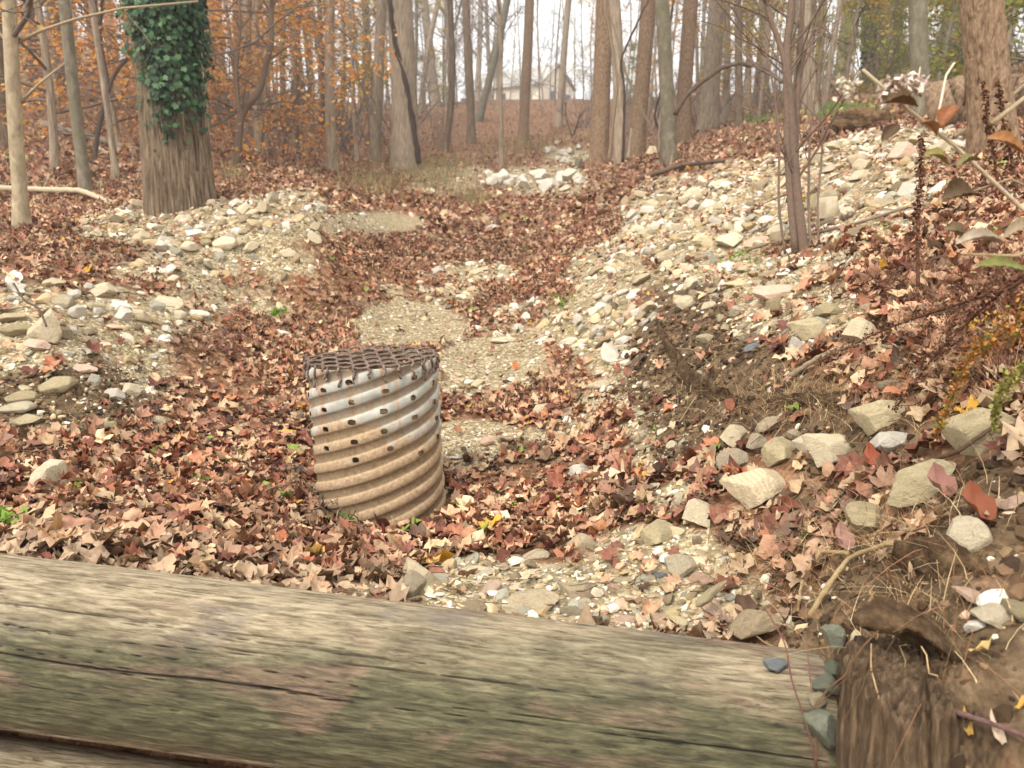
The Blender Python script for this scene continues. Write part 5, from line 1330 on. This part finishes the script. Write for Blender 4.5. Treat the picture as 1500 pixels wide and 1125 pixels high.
for (x, y, ax_) in [(-2.2, 0, 0), (-5.2, 0, 0), (-8.2, 0, 0), (-11, 0, 0), (0, 2, 1), (0, 5.2, 1)]:
    for z in (hw - 1.3, hw - 4.0):
        B = MB(); box(B, (0, 0, 0), (1.1, .10, 1.5) if not ax_ else (.10, 1.1, 1.5)); w_ = obj('window', B.mesh('window', [M_trim], smooth=False), house); w_.location = (x, y - (.03 if not ax_ else 0), z) if not ax_ else (x + .03, y, z)
        B = MB(); box(B, (0, -.05, 0) if not ax_ else (.05, 0, 0), (.86, .05, 1.26) if not ax_ else (.05, .86, 1.26)); obj('pane', B.mesh('pane', [M_glass], smooth=False), w_)
# ---------------------------------------------------------------- undergrowth: countless thin stems, grass and weeds
def blades(B, x, y, hgt, w, cols, rg, lean=.25, seg=4, mat=0):
    """thin two-sided ribbons, curved"""
    n = len(x); z = H(x, y); a = rg.uniform(0, 6.28, n); l = rg.normal(0, lean, (n, 2)); t = np.linspace(0, 1, seg)
    side = np.stack([np.cos(a), np.sin(a)], -1)
    P = np.zeros((n, seg, 3)); P[..., 2] = z[:, None] - .01 + hgt[:, None] * (t - .25 * np.abs(l).sum(1)[:, None] * t * t)
    for q in (0, 1): P[..., q] = (x, y)[q][:, None] + hgt[:, None] * l[:, q:q+1] * t ** 1.7
    ww = w[:, None] * (1 - .8 * t); L = P.copy(); Rr = P.copy()
    for q in (0, 1): L[..., q] -= side[:, q:q+1] * ww / 2; Rr[..., q] += side[:, q:q+1] * ww / 2
    V = np.stack([L, Rr], 2).reshape(-1, 3); b = (np.arange(n) * seg * 2)[:, None] + np.arange(seg - 1) * 2
    F = np.stack([b, b + 1, b + 3, b + 2], -1).reshape(-1, 4)
    B.add(V, None, F, np.repeat(cols, seg * 2, 0), mat)
rg = np.random.default_rng(90)
def spots(n, boxes):
    """boxes: px, py, rx, ry, weight -> ground points by survey"""
    w = np.array([b[4] for b in boxes], float); w /= w.sum(); k = rg.choice(len(boxes), n, p=w); Bx = np.array(boxes)[k]
    px = Bx[:, 0] + rg.normal(0, .6, n) * Bx[:, 2]; py = Bx[:, 1] + rg.normal(0, .6, n) * Bx[:, 3]
    return px, py
GRIDX, GRIDY = np.linspace(-200, 1700, 96), np.linspace(130, 1120, 100)
GT = np.array([[G(x, y)[1] for x in GRIDX] for y in GRIDY])
def onground(px, py):
    px = np.clip(px, -190, 1690); py = np.clip(py, 131, 1118)
    fx = (px + 200) / 20.0; fy = (py - 130) / 10.0; ix = fx.astype(int).clip(0, 94); iy = fy.astype(int).clip(0, 98)
    Y = GT[iy, ix] + (GT[iy + 1, ix] - GT[iy, ix]) * (fy - iy); dx = (px - 750) / FP; dy = -(py - 562.5) / FP
    return dx * Y / (cp + dy * sp), Y
# brown standing stems through the forest floor
B = MB(); px = rg.uniform(-100, 1600, 7000); py = np.where(px > 900, rg.uniform(150, 250, 7000), rg.uniform(160, 285, 7000)); x, y = onground(px, py)
g_, s_2 = masks(x, y, H(x, y)); k = (g_ < .3) & (y > 7.5); x, y = x[k], y[k]; n = len(x)
blades(B, x, y, rg.uniform(.12, .75, n) * np.clip(y / 25, .35, 1.1), .004 + .0006 * y, pick(['#8a6e58', '#a0856a', '#6b5140', '#b59c7e', '#7b5a48'], n, rg), rg, .3)
tag(obj('dead_stems', B.mesh('dead_stems', [M_twig])), kind='stuff')
# green and straw-coloured weeds in the valley mouth
B = MB(); px, py = spots(3800, [(545, 272, 45, 14, 2), (640, 268, 40, 16, 1.5), (650, 240, 50, 12, 1.4), (760, 218, 55, 9, 2), (690, 296, 26, 8, .8), (600, 250, 60, 14, 1.2), (850, 200, 60, 9, .8), (340, 262, 20, 8, .3)]); x, y = onground(px, py); n = len(x)
blades(B, x, y, rg.uniform(.12, .5, n), .003 + .0005 * y, pick(['#8c8552', '#757741', '#a39468', '#9b8463', '#7b6a4a', '#b39f7c', '#8f7357'], n, rg), rg, .4)
tag(obj('weeds', B.mesh('weeds', [M_twig])), kind='stuff')
B = MB(); px, py = spots(3500, [(1222, 170, 45, 6, 1), (1110, 178, 30, 6, .4)]); x, y = onground(px, py); n = len(x)
blades(B, x, y, rg.uniform(.08, .25, n), .02 + 0 * x, pick(['#5f8a3c', '#4e7a33', '#7c9a4c'], n, rg), rg, .35)
tag(obj('grass', B.mesh('grass', [M_twig])), kind='stuff')
# dead grass, rootlets and fine stalks over the right bank
B = MB(); px, py = spots(5200, [(1180, 590, 90, 30, 2), (1300, 560, 120, 90, 2), (1400, 450, 120, 80, 2), (1150, 830, 80, 60, 1), (1300, 780, 130, 60, 1.4), (1330, 930, 120, 120, .8), (1050, 600, 70, 60, .5), (1250, 400, 120, 50, .8)]); x, y = onground(px, py)
k = ~((y < log_y(x) + .1) & (x < .62)); x, y = x[k], y[k]; n = len(x)
blades(B, x, y, rg.uniform(.03, .13, n), rg.uniform(.0012, .003, n), pick(['#b59b72', '#8d7250', '#cbb48a', '#6e533c', '#9b6f50'], n, rg), rg, 1.0, 5)
tag(obj('dead_grass', B.mesh('dead_grass', [M_twig])), kind='stuff')
# small green sprouts
B = MB(); px, py = spots(500, [(1085, 388, 14, 9, 2), (1345, 432, 14, 5, 1), (510, 770, 16, 4, 1), (8, 772, 18, 10, 2), (820, 450, 14, 5, 1), (408, 460, 10, 4, 1)]); x, y = onground(px, py); n = len(x)
leaf_quads(B, np.stack([x, y, H(x, y) + rg.uniform(.01, .05, n)], -1), .035, pick(['#7c9a3e', '#64842f', '#94a850'], n, rg), rg, 0)
tag(obj('sprouts', B.mesh('sprouts', [M_fol])), kind='stuff')
# brownish heath-like brush on the right bank
B = MB(); px, py = spots(5000, [(1400, 470, 90, 70, 2), (1460, 420, 70, 60, 1.6), (1290, 420, 80, 30, 1), (1440, 560, 70, 40, 1)]); x, y = onground(px, py); n = len(x)
blades(B, x, y, rg.uniform(.04, .16, n), rg.uniform(.002, .005, n), pick(['#6b4736', '#7d5642', '#54392a', '#8d6c54'], n, rg), rg, .8, 4)
tag(obj('brown_undergrowth', B.mesh('brown_undergrowth', [M_twig])), kind='stuff')

# ---------------------------------------------------------------- dry seed stalks on the right bank
def stalk(pts, r, cols, dens, lab, spread=.018, bare=.12, name='seed_stalk', cat='dead weed', sz=.010):
    P = np.array([atD(*p) for p in pts]); t = np.linspace(0, len(P) - 1, 30); Q = np.stack([np.interp(t, np.arange(len(P)), P[:, i]) for i in range(3)], -1)
    for _ in range(3): Q[1:-1] = (Q[:-2] + 2 * Q[1:-1] + Q[2:]) / 4
    base = Q[0].copy(); root = empty(name, base, lab, cat); B = MB(); B.tube(Q - base, np.linspace(r, r * .5, 30), 7, lin(cols[0])); obj('stem', B.mesh('stem', [M_twig]), root)
    rr = np.random.default_rng(int(pts[0][0])); f = rr.uniform(bare, 1, dens) * 29; i0 = f.astype(int).clip(0, 28); q = (Q - base)[i0] + ((Q - base)[i0 + 1] - (Q - base)[i0]) * (f - i0)[:, None]
    q = q + rr.normal(0, spread, (dens, 3)) * (1.15 - f / 29)[:, None]
    B = MB(); leaf_quads(B, q, sz, pick(cols, dens, rr, .3), rr, 0, 1.0); obj('seed_head', B.mesh('seed_head', [M_twig]), root); return root
RED = ['#5d4030', '#75503a', '#4a3325', '#8b6850']; AMB = ['#a06a35', '#b8843f', '#8a5a2e', '#7c7a3a']
stalk([(1345, 420, 2.0), (1344, 330, 2.0), (1348, 260, 2.0), (1350, 195, 2.0)], .005, RED, 420, 'dark upright seed stalk standing left of the curled brown leaves', .009, sz=.012)
stalk([(1462, 270, 1.9), (1455, 220, 1.9), (1446, 175, 1.9), (1440, 120, 1.9)], .004, RED, 300, 'dark seed stalk in front of the reddish-barked trunk, left one', .008, sz=.012)
stalk([(1490, 280, 1.9), (1480, 220, 1.9), (1468, 170, 1.9), (1462, 118, 1.9)], .004, RED, 300, 'dark seed stalk in front of the reddish-barked trunk, right one', .008, sz=.012)
stalk([(1500, 400, 1.5), (1440, 450, 1.6), (1370, 520, 1.75), (1310, 600, 1.95)], .004, RED, 900, 'long dark red seed stalk drooping down the right bank', .028)
stalk([(1560, 430, 1.4), (1480, 480, 1.5), (1420, 520, 1.6), (1370, 640, 1.75)], .004, AMB, 1000, 'amber drooping seed stalk reaching towards the white boulder', .02)
stalk([(1560, 350, 1.4), (1490, 420, 1.5), (1420, 440, 1.6), (1300, 480, 2.0), (1200, 530, 2.4)], .004, RED, 900, 'reddish brown feathery stalk sprawling across the right bank top', .035)
stalk([(1560, 500, 1.35), (1490, 545, 1.4), (1462, 580, 1.45), (1455, 630, 1.5)], .003, ['#8a8a4a', '#77723a', '#a1994f'], 500, 'greenish seed stalk hanging over the big olive boulder', .012)

# dead leafy weed close to the camera on the right
root = empty('weed_plant', atD(1520, 330, 1.35), 'out-of-focus dead weed with curled brown leaves leaning in from the right edge', 'weed'); b0 = np.array(root.location)
def rel(L): return np.array([atD(*p) for p in L]) - b0
for pp, r_, c_ in [([(1560, 350, 1.3), (1500, 308, 1.3), (1400, 215, 1.28), (1330, 160, 1.25), (1264, 102, 1.22)], .0042, '#b3a488'), ([(1560, 300, 1.3), (1480, 262, 1.3), (1380, 295, 1.3)], .003, '#8d7a5e'),
                   ([(1560, 340, 1.2), (1490, 375, 1.2), (1410, 372, 1.2)], .003, '#9b8a6a'), ([(1369, 190, 1.27), (1378, 150, 1.27), (1386, 110, 1.27), (1398, 92, 1.27)], .0022, '#d8cdb8'), ([(1338, 160, 1.26), (1343, 130, 1.26), (1348, 98, 1.26)], .0015, '#c9bda6'),
                   ([(1452, 182, 1.25), (1480, 160, 1.25), (1530, 120, 1.25)], .005, '#9b8a6e')]:
    B = MB(); Q = rel(pp); B.tube(Q, np.linspace(r_, r_ * .6, len(Q)), 8, lin(c_)); obj('stem', B.mesh('stem', [M_twig]), root)
def curl_leaf(px, py, D, L, W, ang, c, cu, tw, seed):
    L *= .8; W *= .85; cu *= .6
    r = np.random.default_rng(seed); n, k = 18, 9; u = np.linspace(0, 1, n)[:, None]; v = np.linspace(-1, 1, k)[None]
    w = W * np.sin(np.pi * np.clip(u * .96 + .02, 0, 1)) ** .8 * (1 + .10 * np.sin(u * 40 + seed)); x = L * (u - .5) + 0 * v; y = w * v * .5 * (1 - .35 * abs(cu)); z = cu * W * (v ** 2) * np.sin(np.pi * u) * .9 + .25 * L * np.sin(u * 3.1 + tw) * .5 + .012 * W * r.normal(size=(n, k))
    P = np.stack([x, y, z], -1).reshape(-1, 3); a = R(ang); bx = np.array([math.cos(a), 0, math.sin(a)]); tx = R(tw * 40); bz = np.array([-math.sin(a) * math.cos(tx), -math.sin(tx), math.cos(a) * math.cos(tx)]); by = np.cross(bz, bx)
    V = P[:, :1] * bx + P[:, 1:2] * by + P[:, 2:] * bz + (atD(px, py, D) - b0)
    i = np.arange(n - 1)[:, None] * k; j = np.arange(k - 1)[None]; F = np.stack([i + j, i + j + 1, i + k + j + 1, i + k + j], -1).reshape(-1, 4)
    cc = np.array(lin(c)) * (.8 + .35 * r.random((n * k, 1)) ** 2); obj('leaf', make_mesh('leaf', V, [F], [M_leaf], col=cc), root)
for q in [(1315, 155, 1.22, .085, .055, 8, '#6b5334', .9, .9, 1), (1305, 195, 1.22, .05, .03, 50, '#5a4630', .8, 1.4, 2), (1405, 288, 1.25, .075, .055, 18, '#5e4a30', .9, 1.1, 3), (1372, 235, 1.25, .06, .035, -12, '#8a8045', .7, .8, 4), (1475, 215, 1.15, .09, .04, -10, '#9a6a3c', .6, 1.1, 5),
          (1400, 345, 1.2, .06, .035, -15, '#7c6c50', .8, 1.0, 6), (1438, 357, 1.15, .10, .035, 8, '#a39480', .8, .7, 7), (1468, 392, 1.12, .10, .03, 5, '#6f7034', .5, 1.0, 8), (1500, 335, 1.1, .08, .03, 30, '#8b7a60', .7, .9, 9), (1420, 240, 1.25, .05, .03, 20, '#7c7346', .8, .4, 10),
          (1360, 190, 1.25, .045, .03, -30, '#8a5f3a', .8, .4, 12), (1390, 170, 1.25, .05, .04, 65, '#8a5530', .7, 1.0, 13)]: curl_leaf(*q)
B = MB(); pts = np.array([atD(1288 + 62 * t + rg.normal(0, 7), 142 - 22 * math.sin(t * 2.2) + rg.normal(0, 7), 1.24 + rg.normal(0, .012)) for t in rg.random(260)]) - b0
leaf_quads(B, pts, .012, pick(['#cdbdae', '#b8a595', '#ded2c6', '#9a8474'], len(pts), rg), rg, 0, 1.0)
pts = np.array([atD(1243 + rg.normal(0, 9), 128 + rg.normal(0, 9), 1.22 + rg.normal(0, .01)) for t in range(90)]) - b0; leaf_quads(B, pts, .012, pick(['#cfc4ae', '#b8a98c', '#e0d8c6'], len(pts), rg), rg, 0, 1.0)
obj('seed_head', B.mesh('seed_head', [M_twig]), root)

# ---------------------------------------------------------------- overhanging lip of earth and matted roots above the undercut
def lip(pts, depth, thick, lab, seed):
    P = np.array([G(*p) if len(p) == 2 else atD(*p) for p in pts]); t = np.linspace(0, len(P) - 1, 120); Q = np.stack([np.interp(t, np.arange(len(P)), P[:, i]) for i in range(3)], -1)
    for _ in range(8): Q[1:-1] = (Q[:-2] + 2 * Q[1:-1] + Q[2:]) / 4
    k = 40; th = np.arange(k) * 2 * np.pi / k; n = 120; e = np.sin(np.linspace(0, np.pi, n)) ** .5
    out = []; 
    for i in range(n):
        y = -np.abs(np.cos(th)) * np.sign(np.cos(th)) * depth * e[i]; z = np.sin(th) * thick * e[i] * np.where(np.cos(th) > 0, .6, 1)
        out.append(np.stack([Q[i, 0] - .25 * y, Q[i, 1] + y, Q[i, 2] + z + .01], -1))
    V = np.concatenate(out); V = V + .035 * np.stack([fbm(V * 9 + s_, 3, seed + s_) for s_ in range(3)], -1) + .010 * np.stack([fbm(V * 45 + s_, 2, seed + 5 + s_) for s_ in range(3)], -1)
    i = np.arange(n - 1)[:, None] * k; j = np.arange(k)[None]; j2 = (j + 1) % k; F4 = np.stack([i + j, i + k + j, i + k + j2, i + j2], -1).reshape(-1, 4)
    b = Q[60].copy(); root = empty('earth_overhang', b, lab, 'earth bank'); obj('earth', make_mesh('earth', V - b, [F4], [M_earth]), root)
    rr = np.random.default_rng(seed); B = MB()
    for q in range(190 if seed != 23 else 10):
        u = rr.integers(4, 116); p = Q[u] + np.array([rr.normal(0, .02), -depth * rr.uniform(.3, 1.05), rr.uniform(-.03, .02)]) - b; L = rr.uniform(.03, .13); s = np.linspace(0, 1, 6)[:, None]
        D = np.array([rr.normal(0, .5), -rr.uniform(.1, .6), -1]); B.tube(p + s * D * L + rr.normal(0, .005, (6, 3)), rr.uniform(.0007, .0022), 4, pick(['#8d7250', '#b59b72', '#5d4632', '#6e4a36'], 1, rr)[0], cap=False)
    obj('rootlets', B.mesh('rootlets', [M_twig]), root)
s_ = NT('bare_earth', .95, .1); n_ = s_.noise(s_.coords(), 26, 6, .7); s_.bump(n_, .02, 1); M_earth = s_.col(s_.ramp(n_, [(.3, '#2e2318'), (.5, '#4e3d2c'), (.72, '#77634a')]))
lip([(1120, 600), (1160, 596), (1210, 600), (1260, 592), (1300, 575)], .10, .045, 'matted lip of dark earth and rootlets overhanging the row of pale rocks', 3)
lip([(960, 470), (985, 520), (1010, 560), (1050, 590), (1100, 600)], .10, .065, 'crumbling lip of dark earth slanting down the cut bank', 9)
lip([(1290, 850), (1330, 842), (1380, 836), (1430, 825)], .07, .04, 'lip of black earth hanging behind the rotting post', 14)
lip([(1262, 925, 1.37), (1300, 915, 1.38), (1350, 925, 1.38), (1400, 950, 1.36), (1440, 1000, 1.30), (1460, 1070, 1.24)], .055, .035, 'crumbled dark earth heaped on top of the rotting post', 23)
# ---------------------------------------------------------------- roots poking out of the right bank
fallen('root', [onG(1185, 905, .0), onG(1215, 880, .05), onG(1240, 845, .05), onG(1300, 832, .06), onG(1350, 822, .02)], .007, M_twig, 'knobbly pale root forking out above the rotting post', 'root', 2, '#a08b66')
fallen('root', [onG(1240, 838, .05), onG(1200, 835, .05), onG(1175, 860, .03), onG(1168, 900, .0)], .0055, M_twig, 'thin bent root reaching down towards the dam log end', 'root', 1, '#9a8460')
fallen('root', [onG(1335, 700, .03), onG(1400, 690, .05), onG(1450, 660, .06), onG(1500, 640, .03)], .006, M_twig, 'dark root running above the long olive boulder', 'root', 1, '#5d4a38')
fallen('root', [onG(1300, 1060, .05), onG(1380, 1090, .06), onG(1450, 1110, .05), onG(1500, 1122, .04)], .005, M_twig, 'purplish twig lying on the soil at the lower right corner', 'twig', 1, '#6e5550')
def strand(D0, pts, r, c, lab):
    P = np.array([atD(x, y, D0 + d) for x, y, d in pts]); b = P[0].copy(); B = MB(); t = np.linspace(0, len(P) - 1, 24); Q = np.stack([np.interp(t, np.arange(len(P)), P[:, i]) for i in range(3)], -1)
    for _ in range(2): Q[1:-1] = (Q[:-2] + 2 * Q[1:-1] + Q[2:]) / 4
    B.tube(Q - b, r, 6, lin(c)); o = obj('twig', B.mesh('twig', [M_twig])); o.location = b; tag(o, lab, 'twig')
strand(1.55, [(1196, 1124, -.06), (1182, 1060, -.05), (1160, 1000, -.02), (1150, 940, .05), (1120, 890, .12)], .0018, '#6e4a42', 'thin reddish twig crossing over the end of the dam log')
strand(1.55, [(1196, 1124, -.05), (1195, 1060, -.03), (1186, 990, .03), (1180, 930, .1)], .0012, '#7d5a4c', 'second thinner reddish twig beside the first at the log end')
strand(2.9, [(20, 415, 1.4), (35, 440, 1.35), (58, 452, 1.3), (68, 478, 1.25)], .006, '#5b4d42', 'dark dead twig sticking up at the top of the left bank')
# loose slender leaves on the soil at the lower right
SL = leaf_template('oval', 2, 7); cN = ['#c9b183', '#a87d45', '#d4c29a', '#b08a50', '#9a6a40']
for i, (px, py, a, s_, c, lb) in enumerate([(1345, 958, 5, .05, '#b08048', 'amber slender leaf on the soil behind the rotting post'), (1392, 945, 35, .045, '#8d5f3c', 'brown curled slender leaf right of the amber one'), (1432, 965, -12, .05, '#c7ad6f', 'yellowish slender leaf lying on the dark soil'),
     (1348, 1058, -35, .055, '#cdb57c', 'pale yellow slender leaf in front on the soil'), (1415, 1085, 70, .05, '#b8934f', 'ochre slender leaf standing near the purplish twig'), (1460, 1090, 80, .055, '#c9b49a', 'pale pinkish slender leaf near the lower right corner'), (1495, 1045, 20, .04, '#c79b4a', 'golden leaf fragment at the right edge')]):
    V = SL[0].copy(); V[:, 0] *= .55; me = make_mesh('leaf', V * 1.0, [SL[1]], [M_leaf], col=np.tile(lin(c), (len(V), 1))); o = obj('slender_leaf', me); P = onG(px, py, .012); o.location = P; o.scale = (s_,) * 3; o.rotation_euler = (R(20), R(-10), R(a - 90)); tag(o, lb, 'leaf')
# the bright orange leaf by the sand patch and big brown leaf on the bank
for px, py, s_, c, lb in [(755, 543, .085, '#c4662f', 'bright orange maple leaf at the end of the sandy patch'), (905, 695, .13, '#a9745c', 'large pinkish brown maple leaf propped at the foot of the cut bank'), (1432, 768, .12, '#8a4f35', 'large rusty leaf lying over the jagged cream rock'), (1275, 690, .10, '#8f4a2e', 'dark orange leaf pair right of the banded boulder'), (1235, 810, .10, '#a07a6c', 'dusty pink oak leaf on the litter above the roots'), (1378, 735, .12, '#a8796a', 'curled dusty pink leaf below the long olive boulder')]:
    V, F = LT2[3 if 'maple' in lb else 1]; o = obj('fallen_leaf', make_mesh('leaf', V, [F], [M_leaf], col=np.tile(lin(c), (len(V), 1)))); P = onG(px, py, .03); o.location = P; o.scale = (s_,) * 3; o.rotation_euler = (R(50), R(-8), R(random.uniform(-40, 40))); tag(o, lb, 'leaf')

# ---------------------------------------------------------------- autumn haze
HAZE = .0034
bx = MB(); box(bx, (0, 70, 20), (330, 310, 46)); s = NT('haze_air'); s.t.nodes.remove(s.b); pv = s.n('ShaderNodeVolumePrincipled'); pv.inputs['Color'].default_value = (.985, .98, .975, 1); pv.inputs['Density'].default_value = HAZE
pv.inputs['Anisotropy'].default_value = .45
s.l(pv.outputs[0], s.t.nodes['Material Output'].inputs['Volume'])
tag(obj('haze', bx.mesh('haze', [s.m], smooth=False)), kind='stuff')
